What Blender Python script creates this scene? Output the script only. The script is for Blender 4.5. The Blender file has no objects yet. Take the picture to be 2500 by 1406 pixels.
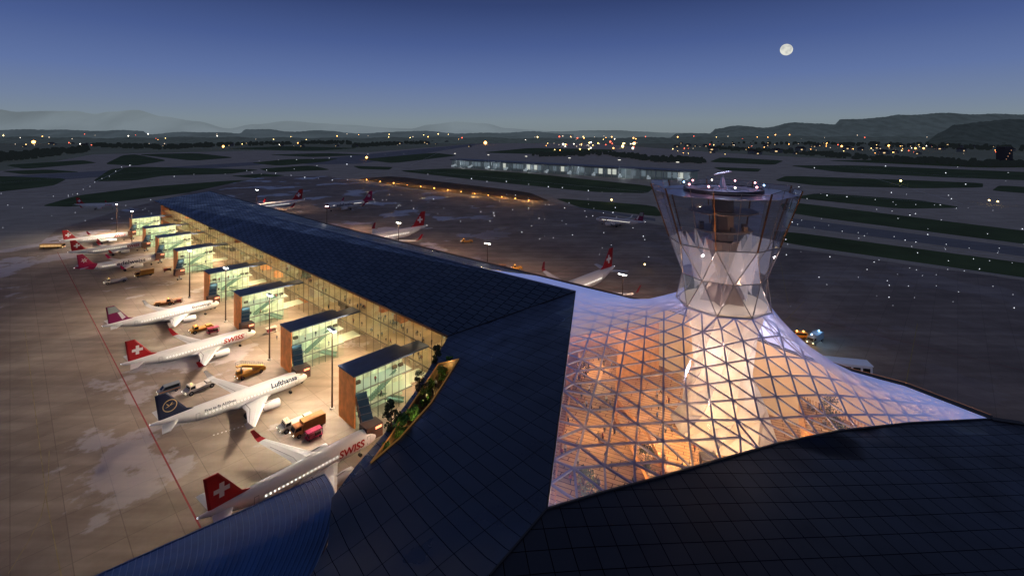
import bpy, bmesh, math, random
from mathutils import Vector, Matrix
from mathutils.geometry import delaunay_2d_cdt
random.seed(7)
C = bpy.context.scene.collection
H = 75.0; F = 1155.0; HY = 325.0
def P(x, y, z=0.0):
    s = (H - z) / (y - HY)
    return Vector(((x - 1250) * s, F * s, z))
TH = math.radians(46.7)
VX, VY = math.cos(TH), math.sin(TH)
UX, UY = -VY, VX
def L(a, b, z=0.0): return Vector((b * VX + a * UX, b * VY + a * UY, z))
def AB(p): return (p.x * UX + p.y * UY, p.x * VX + p.y * VY)
A0, B0 = 100.0, 80.0
def WL(p):
    a, b = AB(p); return Vector((b - B0, a - A0, p.z))

# ---------------------------------------------------------------- materials
MATS = {}
def M(name, col, rough=.6, metal=0., emit=None, es=0., noise=None, bump=None, spec=None):
    if name in MATS: return MATS[name]
    m = bpy.data.materials.new(name); m.use_nodes = True
    nt = m.node_tree; b = nt.nodes['Principled BSDF']
    b.inputs['Base Color'].default_value = (*col, 1)
    b.inputs['Roughness'].default_value = rough
    b.inputs['Metallic'].default_value = metal
    if spec is not None: b.inputs['Specular IOR Level'].default_value = spec
    if emit:
        b.inputs['Emission Color'].default_value = (*emit, 1); b.inputs['Emission Strength'].default_value = es
    tc = nt.nodes.new('ShaderNodeTexCoord')
    if noise:
        n = nt.nodes.new('ShaderNodeTexNoise'); n.inputs['Scale'].default_value = noise[0]; n.inputs['Detail'].default_value = 6
        nt.links.new(tc.outputs['Object'], n.inputs['Vector'])
        r = nt.nodes.new('ShaderNodeValToRGB')
        k = noise[1]
        r.color_ramp.elements[0].position = .3; r.color_ramp.elements[1].position = .7
        r.color_ramp.elements[0].color = (*[max(0, c * (1 - k)) for c in col], 1)
        r.color_ramp.elements[1].color = (*[c * (1 + k) for c in col], 1)
        nt.links.new(n.outputs['Fac'], r.inputs['Fac']); nt.links.new(r.outputs['Color'], b.inputs['Base Color'])
    MATS[name] = m; return m

def tile_mat(name, c1, c2, mortar, w, h, rot=0., rough=.38, metal=.6, msize=.035, bump=.6, off=.5):
    m = bpy.data.materials.new(name); m.use_nodes = True
    nt = m.node_tree; b = nt.nodes['Principled BSDF']
    tc = nt.nodes.new('ShaderNodeTexCoord'); mp = nt.nodes.new('ShaderNodeMapping')
    mp.inputs['Rotation'].default_value[2] = rot
    nt.links.new(tc.outputs['Object'], mp.inputs['Vector'])
    br = nt.nodes.new('ShaderNodeTexBrick')
    br.inputs['Scale'].default_value = 1; br.inputs['Brick Width'].default_value = w; br.inputs['Row Height'].default_value = h
    br.inputs['Mortar Size'].default_value = msize; br.inputs['Mortar Smooth'].default_value = .1
    br.inputs['Color1'].default_value = (*c1, 1); br.inputs['Color2'].default_value = (*c2, 1); br.inputs['Mortar'].default_value = (*mortar, 1)
    br.offset = off
    nt.links.new(mp.outputs['Vector'], br.inputs['Vector'])
    nt.links.new(br.outputs['Color'], b.inputs['Base Color'])
    b.inputs['Metallic'].default_value = metal
    n = nt.nodes.new('ShaderNodeTexNoise'); n.inputs['Scale'].default_value = .12; n.inputs['Detail'].default_value = 6
    nt.links.new(tc.outputs['Object'], n.inputs['Vector'])
    mr = nt.nodes.new('ShaderNodeMapRange'); mr.inputs['From Min'].default_value = .3; mr.inputs['From Max'].default_value = .7
    mr.inputs['To Min'].default_value = rough - .1; mr.inputs['To Max'].default_value = rough + .18
    nt.links.new(n.outputs['Fac'], mr.inputs['Value']); 
    ad = nt.nodes.new('ShaderNodeMath'); ad.operation = 'MULTIPLY_ADD'; ad.inputs[1].default_value = .4
    nt.links.new(br.outputs['Fac'], ad.inputs[0]); nt.links.new(mr.outputs['Result'], ad.inputs[2]); nt.links.new(ad.outputs[0], b.inputs['Roughness'])
    sp_ = nt.nodes.new('ShaderNodeMapRange'); sp_.inputs['To Min'].default_value = .5; sp_.inputs['To Max'].default_value = 0.
    nt.links.new(br.outputs['Fac'], sp_.inputs['Value']); nt.links.new(sp_.outputs['Result'], b.inputs['Specular IOR Level'])
    inv = nt.nodes.new('ShaderNodeMath'); inv.operation = 'SUBTRACT'; inv.inputs[0].default_value = 1
    nt.links.new(br.outputs['Fac'], inv.inputs[1])
    bp = nt.nodes.new('ShaderNodeBump'); bp.inputs['Strength'].default_value = bump; bp.inputs['Distance'].default_value = .08
    nt.links.new(inv.outputs[0], bp.inputs['Height']); nt.links.new(bp.outputs['Normal'], b.inputs['Normal'])
    return m

def glass_mat(name, tint, gl, lo, hi, diff=None, dfac=0., rough=.05, emit=None, es=0., radial=None):
    m = bpy.data.materials.new(name); m.use_nodes = True
    nt = m.node_tree; nt.nodes.clear()
    out = nt.nodes.new('ShaderNodeOutputMaterial')
    tr = nt.nodes.new('ShaderNodeBsdfTransparent'); tr.inputs['Color'].default_value = (*tint, 1)
    g = nt.nodes.new('ShaderNodeBsdfGlossy'); g.inputs['Color'].default_value = (*gl, 1); g.inputs['Roughness'].default_value = rough
    lw = nt.nodes.new('ShaderNodeLayerWeight'); lw.inputs['Blend'].default_value = .4
    mr = nt.nodes.new('ShaderNodeMapRange'); mr.inputs['To Min'].default_value = lo; mr.inputs['To Max'].default_value = hi
    nt.links.new(lw.outputs['Facing'], mr.inputs['Value'])
    mx = nt.nodes.new('ShaderNodeMixShader')
    nt.links.new(mr.outputs['Result'], mx.inputs['Fac']); nt.links.new(tr.outputs[0], mx.inputs[1]); nt.links.new(g.outputs[0], mx.inputs[2])
    last = mx
    if diff:
        d = nt.nodes.new('ShaderNodeBsdfDiffuse'); d.inputs['Color'].default_value = (*diff, 1)
        src = d
        if emit:
            e = nt.nodes.new('ShaderNodeEmission'); e.inputs['Color'].default_value = (*emit, 1); e.inputs['Strength'].default_value = es
            ad = nt.nodes.new('ShaderNodeAddShader'); nt.links.new(d.outputs[0], ad.inputs[0]); nt.links.new(e.outputs[0], ad.inputs[1]); src = ad
        m2 = nt.nodes.new('ShaderNodeMixShader'); m2.inputs['Fac'].default_value = dfac
        nt.links.new(last.outputs[0], m2.inputs[1]); nt.links.new(src.outputs[0], m2.inputs[2]); last = m2
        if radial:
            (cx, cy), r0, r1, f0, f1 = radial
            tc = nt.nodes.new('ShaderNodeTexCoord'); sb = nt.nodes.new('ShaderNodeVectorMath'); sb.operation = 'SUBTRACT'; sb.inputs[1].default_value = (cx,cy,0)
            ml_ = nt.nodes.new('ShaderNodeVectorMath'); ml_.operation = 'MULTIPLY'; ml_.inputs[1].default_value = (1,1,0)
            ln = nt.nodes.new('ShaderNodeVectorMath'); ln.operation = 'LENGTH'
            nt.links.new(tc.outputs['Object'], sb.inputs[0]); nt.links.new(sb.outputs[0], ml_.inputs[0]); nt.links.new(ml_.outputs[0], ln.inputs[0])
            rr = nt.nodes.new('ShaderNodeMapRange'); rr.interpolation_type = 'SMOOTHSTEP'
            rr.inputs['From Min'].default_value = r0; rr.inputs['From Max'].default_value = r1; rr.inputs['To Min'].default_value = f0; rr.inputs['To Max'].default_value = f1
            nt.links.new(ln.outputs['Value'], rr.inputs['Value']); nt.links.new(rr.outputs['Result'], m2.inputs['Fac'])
    nt.links.new(last.outputs[0], out.inputs['Surface'])
    return m

def E(name, col, s): return M(name, (.02, .02, .02), .8, 0, col, s)

# ---------------------------------------------------------------- mesh builder
class MB:
    def __init__(s): s.v = []; s.f = []
    def add(s, vs, fs):
        o = len(s.v); s.v += [tuple(v) for v in vs]; s.f += [tuple(i + o for i in f) for f in fs]; return s
    def box(s, x0, x1, y0, y1, z0, z1):
        return s.add([(x0,y0,z0),(x1,y0,z0),(x1,y1,z0),(x0,y1,z0),(x0,y0,z1),(x1,y0,z1),(x1,y1,z1),(x0,y1,z1)],
                     [(0,3,2,1),(4,5,6,7),(0,1,5,4),(1,2,6,5),(2,3,7,6),(3,0,4,7)])
    def prism(s, prof, y0, y1, inset=0.):
        n = len(prof)
        return s.add([(x,y0,z) for x,z in prof] + [(x,y1,z) for x,z in prof],
                     [tuple(range(n)), tuple(range(2*n-1, n-1, -1))] + [(i,(i+1)%n,(i+1)%n+n,i+n) for i in range(n)])
    def prismz(s, poly, z0, z1):
        n = len(poly)
        return s.add([(p[0],p[1],z0) for p in poly] + [(p[0],p[1],z1) for p in poly],
                     [tuple(range(n-1,-1,-1)), tuple(range(n, 2*n))] + [(i,(i+1)%n,(i+1)%n+n,i+n) for i in range(n)])
    def beam(s, p, q, w, h=None):
        p = Vector(p); q = Vector(q); h = h or w
        d = (q - p)
        if d.length < 1e-5: return s
        d.normalize(); up = Vector((0,0,1)) if abs(d.z) < .95 else Vector((1,0,0))
        a = d.cross(up).normalized() * (w/2); b = a.cross(d).normalized() * (h/2)
        vs = [p-a-b, p+a-b, p+a+b, p-a+b, q-a-b, q+a-b, q+a+b, q-a+b]
        return s.add(vs, [(0,1,2,3),(7,6,5,4),(0,4,5,1),(1,5,6,2),(2,6,7,3),(3,7,4,0)])
    def cyl(s, p, q, r, r2=None, n=12, cap=True):
        p = Vector(p); q = Vector(q); r2 = r if r2 is None else r2
        d = (q-p).normalized(); up = Vector((0,0,1)) if abs(d.z) < .95 else Vector((1,0,0))
        a = d.cross(up).normalized(); b = a.cross(d).normalized()
        vs = [p + (a*math.cos(t)+b*math.sin(t))*r for t in [2*math.pi*i/n for i in range(n)]]
        vs += [q + (a*math.cos(t)+b*math.sin(t))*r2 for t in [2*math.pi*i/n for i in range(n)]]
        fs = [(i,(i+1)%n,(i+1)%n+n,i+n) for i in range(n)]
        if cap: fs += [tuple(range(n-1,-1,-1)), tuple(range(n,2*n))]
        return s.add(vs, fs)
    def ball(s, c, r, n=8, m=5, sz=1., jit=0.):
        c = Vector(c); vs = [c+Vector((0,0,-r*sz))]
        for j in range(1, m):
            ph = -math.pi/2 + math.pi*j/m
            for i in range(n):
                t = 2*math.pi*i/n; k = 1 + random.uniform(-jit, jit)
                vs.append(c + Vector((r*math.cos(ph)*math.cos(t)*k, r*math.cos(ph)*math.sin(t)*k, r*sz*math.sin(ph)*k)))
        vs.append(c+Vector((0,0,r*sz)))
        fs = [(0, 1+(i+1)%n, 1+i) for i in range(n)]
        for j in range(m-2):
            for i in range(n):
                fs.append((1+j*n+i, 1+j*n+(i+1)%n, 1+(j+1)*n+(i+1)%n, 1+(j+1)*n+i))
        t = len(vs)-1
        fs += [(t, 1+(m-2)*n+i, 1+(m-2)*n+(i+1)%n) for i in range(n)]
        return s.add(vs, fs)
    def loft(s, rings, caps=True):
        n = len(rings[0]); vs = [v for r in rings for v in r]; fs = []
        for j in range(len(rings)-1):
            for i in range(n): fs.append((j*n+i, j*n+(i+1)%n, (j+1)*n+(i+1)%n, (j+1)*n+i))
        if caps: fs += [tuple(range(n)), tuple(range(len(vs)-1, len(vs)-n-1, -1))]
        return s.add(vs, fs)
    def poly(s, pts): return s.add(pts, [tuple(range(len(pts)))])
    def mesh(s, name, mat, smooth=False):
        me = bpy.data.meshes.new(name); me.from_pydata(s.v, [], s.f); 
        bm = bmesh.new(); bm.from_mesh(me); bmesh.ops.recalc_face_normals(bm, faces=bm.faces)
        bm.to_mesh(me); bm.free()
        if smooth:
            for p in me.polygons: p.use_smooth = True
        if mat: me.materials.append(mat)
        return me
    def build(s, name, mat, parent=None, smooth=False, loc=None, label=None):
        o = bpy.data.objects.new(name, s.mesh(name, mat, smooth)); C.objects.link(o)
        if parent: o.parent = parent
        if loc is not None: o.location = loc
        if label: o['label'] = label
        return o

def tag(o, label=None, cat=None, group=None, kind=None):
    if label: o['label'] = label
    if cat: o['category'] = cat
    if group: o['group'] = group
    if kind: o['kind'] = kind
    return o
def thing(name, label, cat, loc=(0,0,0), rz=0, group=None):
    o = bpy.data.objects.new(name, None); C.objects.link(o)
    o.empty_display_size = .5
    o.location = loc; o.rotation_euler = (0,0,rz)
    return tag(o, label, cat, group)
def inst(name, me, parent, loc=(0,0,0), rot=(0,0,0), scale=(1,1,1)):
    o = bpy.data.objects.new(name, me); C.objects.link(o); o.parent = parent
    o.location = loc; o.rotation_euler = rot; o.scale = scale
    return o
def copy_tree(root, loc, rz, label=None, scale=None):
    def cp(o, par):
        c = o.copy(); C.objects.link(c)
        if par: c.parent = par
        for ch in list(o.children): cp(ch, c)
        return c
    r = cp(root, None); r.location = loc; r.rotation_euler = (0,0,rz)
    if scale: r.scale = (scale,)*3
    if label: r['label'] = label
    return r
def struct(name, mb, mat, smooth=False):
    o = mb.build(name, mat, None, smooth); o['kind'] = 'structure'; return o

def light(kind, loc, power, col, size=1., size_y=None, rot=(0,0,0), spot=None, blend=.6):
    l = bpy.data.lights.new('lamp_or_fill', kind); l.energy = power; l.color = col
    if kind == 'AREA':
        l.shape = 'RECTANGLE'; l.size = size; l.size_y = size_y or size
    elif kind == 'SPOT':
        l.spot_size = math.radians(spot); l.spot_blend = blend; l.shadow_soft_size = size
    else: l.shadow_soft_size = size
    o = bpy.data.objects.new('lamp_or_fill', l); C.objects.link(o); o.location = loc; o.rotation_euler = rot
    return o

# ---------------------------------------------------------------- camera / world
cd = bpy.data.cameras.new('camera'); cam = bpy.data.objects.new('camera', cd); C.objects.link(cam)
cam.location = (0,0,H); cam.rotation_euler = (math.radians(90),0,0)
cd.sensor_width = 36; cd.lens = 36*F/2500; cd.shift_y = -(703-HY)/2500
cd.clip_end = 40000; cd.clip_start = .5
bpy.context.scene.camera = cam
sc = bpy.context.scene
sc.view_settings.view_transform = 'Standard'; sc.view_settings.look = 'None'; sc.view_settings.exposure = 0
w = bpy.data.worlds.new('World'); sc.world = w; w.use_nodes = True
nt = w.node_tree; bg = nt.nodes['Background']
tc = nt.nodes.new('ShaderNodeTexCoord'); sp = nt.nodes.new('ShaderNodeSeparateXYZ'); nt.links.new(tc.outputs['Generated'], sp.inputs[0])
rp = nt.nodes.new('ShaderNodeValToRGB'); nt.links.new(sp.outputs['Z'], rp.inputs['Fac'])
cr = rp.color_ramp
stops = [(0.,(.20,.24,.26)),(.025,(.205,.255,.295)),(.06,(.165,.22,.34)),(.11,(.115,.172,.36)),(.18,(.066,.108,.28)),(.26,(.034,.058,.17)),(.5,(.046,.054,.095)),(1.,(.052,.055,.080))]
cr.elements[0].position, cr.elements[0].color = stops[0][0], (*stops[0][1],1)
cr.elements[1].position, cr.elements[1].color = stops[-1][0], (*stops[-1][1],1)
for p,c in stops[1:-1]:
    e = cr.elements.new(p); e.color = (*c,1)
nt.links.new(rp.outputs['Color'], bg.inputs['Color']); bg.inputs['Strength'].default_value = 1.0
sun = bpy.data.lights.new('sun','SUN'); sun.energy = .015; sun.angle = math.radians(8); sun.color = (.8,.88,1)
so = bpy.data.objects.new('sun', sun); C.objects.link(so); so.rotation_euler = (math.radians(-62), 0, math.radians(-30))

# ---------------------------------------------------------------- base materials
def ground_mat(name, c_lo, c_hi, puddle=True, slab=7.5, rot=TH, pud_lo=.565, joint=.7, haze_=None):
    m = bpy.data.materials.new(name); m.use_nodes = True; nt = m.node_tree; b = nt.nodes['Principled BSDF']
    tc = nt.nodes.new('ShaderNodeTexCoord'); mp = nt.nodes.new('ShaderNodeMapping'); mp.inputs['Rotation'].default_value[2] = -rot
    nt.links.new(tc.outputs['Object'], mp.inputs['Vector'])
    n1 = nt.nodes.new('ShaderNodeTexNoise'); n1.inputs['Scale'].default_value = .035; n1.inputs['Detail'].default_value = 9; n1.inputs['Roughness'].default_value = .66
    nt.links.new(mp.outputs[0], n1.inputs['Vector'])
    r1 = nt.nodes.new('ShaderNodeValToRGB'); r1.color_ramp.elements[0].position = .32; r1.color_ramp.elements[1].position = .68
    r1.color_ramp.elements[0].color = (*c_lo,1); r1.color_ramp.elements[1].color = (*c_hi,1)
    nt.links.new(n1.outputs['Fac'], r1.inputs['Fac'])
    br = nt.nodes.new('ShaderNodeTexBrick'); br.offset = 0; br.inputs['Scale'].default_value = 1
    br.inputs['Brick Width'].default_value = slab; br.inputs['Row Height'].default_value = slab; br.inputs['Mortar Size'].default_value = .08
    br.inputs['Color1'].default_value = (.9,.9,.9,1); br.inputs['Color2'].default_value = (1.08,1.08,1.08,1); br.inputs['Mortar'].default_value = (joint,joint,joint,1)
    nt.links.new(mp.outputs[0], br.inputs['Vector'])
    mul = nt.nodes.new('ShaderNodeMix'); mul.data_type = 'RGBA'; mul.blend_type = 'MULTIPLY'; mul.inputs['Factor'].default_value = 1
    nt.links.new(r1.outputs['Color'], mul.inputs['A']); nt.links.new(br.outputs['Color'], mul.inputs['B'])
    last = mul.outputs['Result']
    mp2 = nt.nodes.new('ShaderNodeMapping'); mp2.inputs['Scale'].default_value = (.02,.25,1); mp2.inputs['Rotation'].default_value[2] = -rot
    nt.links.new(tc.outputs['Object'], mp2.inputs['Vector'])
    n3 = nt.nodes.new('ShaderNodeTexNoise'); n3.inputs['Scale'].default_value = 1; n3.inputs['Detail'].default_value = 6
    nt.links.new(mp2.outputs[0], n3.inputs['Vector'])
    r3 = nt.nodes.new('ShaderNodeMapRange'); r3.inputs['From Min'].default_value = .4; r3.inputs['From Max'].default_value = .65; r3.inputs['To Min'].default_value = .80; r3.inputs['To Max'].default_value = 1.1
    nt.links.new(n3.outputs['Fac'], r3.inputs['Value'])
    mu2 = nt.nodes.new('ShaderNodeMix'); mu2.data_type = 'RGBA'; mu2.blend_type = 'MULTIPLY'; mu2.inputs['Factor'].default_value = 1
    nt.links.new(last, mu2.inputs['A']); nt.links.new(r3.outputs['Result'], mu2.inputs['B'])
    last = mu2.outputs['Result']
    b.inputs['Roughness'].default_value = .75
    if puddle:
        n2 = nt.nodes.new('ShaderNodeTexNoise'); n2.inputs['Scale'].default_value = .022; n2.inputs['Detail'].default_value = 8; n2.inputs['Roughness'].default_value = .6
        mp3 = nt.nodes.new('ShaderNodeMapping'); mp3.inputs['Location'].default_value = (31,7,0)
        nt.links.new(tc.outputs['Object'], mp3.inputs['Vector']); nt.links.new(mp3.outputs[0], n2.inputs['Vector'])
        r2 = nt.nodes.new('ShaderNodeMapRange'); r2.inputs['From Min'].default_value = pud_lo; r2.inputs['From Max'].default_value = pud_lo+.02
        nt.links.new(n2.outputs['Fac'], r2.inputs['Value'])
        sx = nt.nodes.new('ShaderNodeSeparateXYZ'); nt.links.new(tc.outputs['Object'], sx.inputs[0])
        side = nt.nodes.new('ShaderNodeMapRange'); side.inputs['From Min'].default_value = -40; side.inputs['From Max'].default_value = 10; side.inputs['To Min'].default_value = 1; side.inputs['To Max'].default_value = .2
        nt.links.new(sx.outputs['X'], side.inputs['Value'])
        pm_ = nt.nodes.new('ShaderNodeMath'); pm_.operation = 'MULTIPLY'; nt.links.new(r2.outputs['Result'], pm_.inputs[0]); nt.links.new(side.outputs['Result'], pm_.inputs[1])
        ra = nt.nodes.new('ShaderNodeMapRange'); ra.inputs['To Min'].default_value = .75; ra.inputs['To Max'].default_value = .33
        nt.links.new(pm_.outputs[0], ra.inputs['Value']); nt.links.new(ra.outputs['Result'], b.inputs['Roughness'])
        wet = nt.nodes.new('ShaderNodeMix'); wet.data_type = 'RGBA'; wet.blend_type = 'MIX'
        wf = nt.nodes.new('ShaderNodeMath'); wf.operation = 'MULTIPLY'; wf.inputs[1].default_value = .36
        nt.links.new(pm_.outputs[0], wf.inputs[0]); nt.links.new(wf.outputs[0], wet.inputs['Factor'])
        nt.links.new(last, wet.inputs['A']); wet.inputs['B'].default_value = (.62,.60,.70,1); last = wet.outputs['Result']  # pale sky sheen of the wet patches is also mixed into the colour
    nt.links.new(last, b.inputs['Base Color'])
    if haze_: b.inputs['Emission Color'].default_value = (*haze_,1); b.inputs['Emission Strength'].default_value = 1  # aerial haze put into the surface as a faint emission
    return m
apron_m = ground_mat('apron concrete', (.25,.195,.155), (.45,.37,.30))
asph_m = ground_mat('taxiway asphalt', (.28,.25,.215), (.42,.38,.335), puddle=False, slab=15, joint=.9, haze_=(.014,.0135,.0145))
dark_asph = ground_mat('runway asphalt', (.10,.10,.12), (.16,.16,.18), puddle=False, slab=15, joint=.95, haze_=(.007,.008,.012))
grass_m = M('grass', (.055,.085,.035), .95, 0, (.003,.0045,.003), 1., noise=(.02,.45), spec=.1)  # tiny emission painted in to lift the grass
field_m = M('field', (.07,.08,.06), .95, 0, (.018,.022,.024), 1., noise=(.004,.6), spec=.1)  # distance haze painted in as emission
white_p = M('white paint', (.75,.75,.74), .45)
red_line = M('red line paint', (.28,.03,.03), .6, noise=(.5,.3))
yel_line = M('yellow line paint', (.42,.32,.08), .6, noise=(.5,.3))
steel = M('steel', (.35,.36,.38), .4, .8)
dark_steel = M('dark steel', (.05,.05,.055), .5, .6)
rubber = M('rubber', (.02,.02,.02), .8)
concrete = M('light concrete', (.55,.52,.48), .7, noise=(.3,.2))
wood = tile_mat('wood slats', (.38,.19,.08), (.48,.26,.12), (.14,.06,.03), 3., .28, 0, .5, 0, .03, .4)
copper = M('copper cladding', (.58,.20,.06), .42, .3, noise=(.6,.2))
end_copper = M('gate copper', (.72,.27,.08), .45, .1, (1.,.32,.08), .13, noise=(.5,.25))  # emission makes the end walls look lit, they are no lamps
roof_pier = tile_mat('pier roof tiles', (.045,.082,.15), (.066,.112,.19), (.006,.009,.014), 1.9, 4.2, 0, .34, .5, .10, .8)
roof_left = tile_mat('roof sheet tiles', (.026,.043,.080), (.034,.054,.097), (.004,.006,.011), 6.5, 2.1, math.radians(-78), .33, .4, .045, .7, .0)
roof_right = tile_mat('roof diamond tiles', (.017,.024,.043), (.026,.036,.058), (.003,.004,.007), 2.7, 2.7, math.radians(38), .40, .4, .055, .9, 0)
fascia = M('roof fascia', (.03,.025,.022), .5, .4)
bronze = M('bronze frame', (.22,.10,.045), .4, .6)
lattice_m = M('lattice frame', (.30,.30,.44), .45, .1)
hc = WL(Vector((35,76,0)))
glass_roof = glass_mat('roof glass', (.93,.90,.97), (.72,.78,1.0), .04, .42, (.50,.58,.95), .13, .06, (.165,.205,.44), 1., radial=((hc.x,hc.y),20.,62.,.02,.84))  # sky sheen on the flanks painted as pale glow, growing outward
glass_facade = glass_mat('facade glass', (.98,.95,.85), (.8,.85,.9), .04, .35)
glass_gate = glass_mat('gate glass', (.92,.99,.93), (.7,.85,.9), .04, .3)
glass_tower = glass_mat('tower glass', (.88,.89,.93), (.78,.82,.95), .08, .42, (.5,.5,.6), .03, .03)
glass_tower2 = glass_mat('tower bright facet', (.86,.84,.88), (.85,.85,.95), .18, .55, (.8,.76,.78), .26, .08, (.50,.46,.52), .8)  # reflections on some facets painted as pale colour and glow
warm_e = E('warm ceiling light', (1.,.72,.38), 20.)
cool_e = E('cool ceiling light', (.86,1.,.80), 12.)
white_e = E('mast lamp', (1.,.95,.85), 40.)

# ---------------------------------------------------------------- ground
def gpoly(pts, z, sub=None):
    return [P(x, y, 0) + Vector((0,0,z)) for x,y in pts]
def chaikin(pts, it=2):
    for _ in range(it):
        o = []
        for i in range(len(pts)):
            a = pts[i]; b = pts[(i+1)%len(pts)]
            o += [(a[0]*.9+b[0]*.1, a[1]*.9+b[1]*.1), (a[0]*.1+b[0]*.9, a[1]*.1+b[1]*.9)]
        pts = o
    return pts
m = MB(); m.add([(-15000,-300,-.4),(15000,-300,-.4),(15000,14000,-.4),(-15000,14000,-.4)], [(0,1,2,3)])
struct('ground', m, field_m)
m = MB(); m.poly([Vector((-900,-100,-.15)),Vector((700,-100,-.15))]+gpoly([(2500,432),(2500,404),(1950,384),(1740,372),(1400,347),(1150,352),(900,372),(640,368),(230,377),(0,418)],-.15)+[Vector((-1100,500,-.15))])
struct('taxiway', m, asph_m)
m = MB(); m.poly([Vector((-300,-60,0)),Vector((330,-60,0)),Vector((330,190,0))]+gpoly([(2500,684),(1900,602),(1600,548),(1340,492),(1120,478),(880,447),(800,430),(640,432),(470,468),(300,512),(140,560),(100,592),(-150,640)],0)+[Vector((-420,60,0))])
struct('apron', m, apron_m)
GR = [[(100,503),(190,477),(350,457),(560,441),(618,439),(560,456),(420,476),(300,491),(175,505)],
 [(-200,490),(-200,430),(0,430),(165,436),(130,454)],
 [(225,443),(270,413),(330,407),(640,414),(560,425),(400,429),(330,441)],
 [(255,401),(300,379),(330,377),(410,392),(330,405)],[(330,377),(480,374),(575,385),(470,393)],
 [(610,398),(700,389),(830,387),(790,396),(680,405)],
 [(965,417),(1100,411),(1300,424),(1600,455),(1580,472),(1450,469),(1200,444)],
 [(630,412),(760,404),(810,415),(660,421)],
 [(1350,483),(1600,502),(1620,530),(1420,508)],
 [(1905,497),(1940,494),(2800,600),(2800,634),(1915,520)],[(1890,560),(2700,668),(2700,706),(1890,590)],
 [(1930,482),(2000,471),(2250,489),(2350,507),(2200,510)],
 [(1890,441),(1920,429),(2200,439),(2400,447),(2400,458),(2250,460),(2000,454)],
 [(1920,404),(2100,404),(2600,424),(2600,444),(2300,433),(2050,421)],
 [(1730,396),(1760,384),(1915,392),(1890,403)],[(880,389),(1060,373),(1120,380),(960,399)],[(860,405),(960,408),(950,415),(880,413)],
 [(10,403),(200,391),(240,398),(60,413)],[(1170,373),(1300,361),(1520,366),(1400,379)],[(540,363),(700,357),(880,362),(760,369)],
 [(2000,392),(2200,390),(2600,408),(2400,410)],[(650,378),(800,374),(900,378),(760,384)],
 [(2440,452),(2700,470),(2700,486),(2420,466)],[(1150,400),(1240,392),(1280,398),(1190,406)],[(560,430),(640,424),(700,428),(640,436)],
 [(1740,408),(1860,412),(1850,420),(1760,416)],[(0,418),(120,414),(200,420),(60,426)]]
for g in GR:
    m = MB(); m.poly(gpoly(chaikin(g), -.10)); struct('grass', m, grass_m)
m = MB(); m.poly(gpoly(chaikin([(870,437),(960,430),(1290,469),(1345,492),(1240,486),(1000,459)]), .05)); struct('grass', m, M('verge grass', (.09,.06,.03), .95, noise=(.05,.5)))
for rw in [[(-150,462),(-150,440),(620,396),(720,396)],[(1930,532),(2700,630),(2700,652),(1925,550)],[(700,396),(1150,352),(1180,352),(880,400),(760,402)],[(1330,494),(1600,533),(1600,540),(1500,524)]]:
    m = MB(); m.poly(gpoly(rw, -.12)); struct('runway', m, dark_asph)
def line(p, q, wd, mat, z=.012, name='apron_marking'):
    p = P(*p); q = P(*q); d = (q-p).normalized(); n = Vector((-d.y,d.x,0))*wd/2; zz = Vector((0,0,z))
    m = MB(); m.poly([p-n+zz,q-n+zz,q+n+zz,p+n+zz]); return struct(name, m, mat)
line((140,615),(490,1288),.32,red_line)
line((1870,752),(2500,905),.2,red_line)
line((2210,945),(2240,790),.2,yel_line); line((1905,640),(1925,745),.16,yel_line,.014)
line((1900,800),(1965,735),.16,yel_line,.016)
line((1040,590),(1640,735),.22,red_line)
dim_y = M('worn yellow paint', (.34,.27,.13), .7, noise=(.4,.4))
line((115,1230),(60,800),.14,dim_y); line((115,1230),(150,1406),.14,dim_y,.016)
pts = [(20,1400),(70,1320),(100,1260),(118,1180),(120,1100)]
for i in range(4): line(pts[i], pts[i+1], .12, dim_y, .018+.002*i)
for i in range(10):
    x0 = 520+i*10; line((x0,1062-i*3.0),(x0+4,1061-i*3.0), .5, white_p, .02)
for pa, pb in [((0,446),(640,399)),((240,440),(600,428)),((1950,470),(2500,510)),((1940,528),(2500,596)),((1925,552),(2500,634)),((1000,415),(1590,470)),((640,425),(980,445)),((1930,462),(2500,486)),((1930,600),(2500,678)),((1000,405),(1100,360)),((300,412),(200,460)),((650,372),(900,400)),((1750,380),(2500,446)),((2100,425),(2350,498))]:
    line(pa, pb, .9, M('edge line paint', (.65,.65,.62), .6), -.06, 'taxiway_marking')

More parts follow.
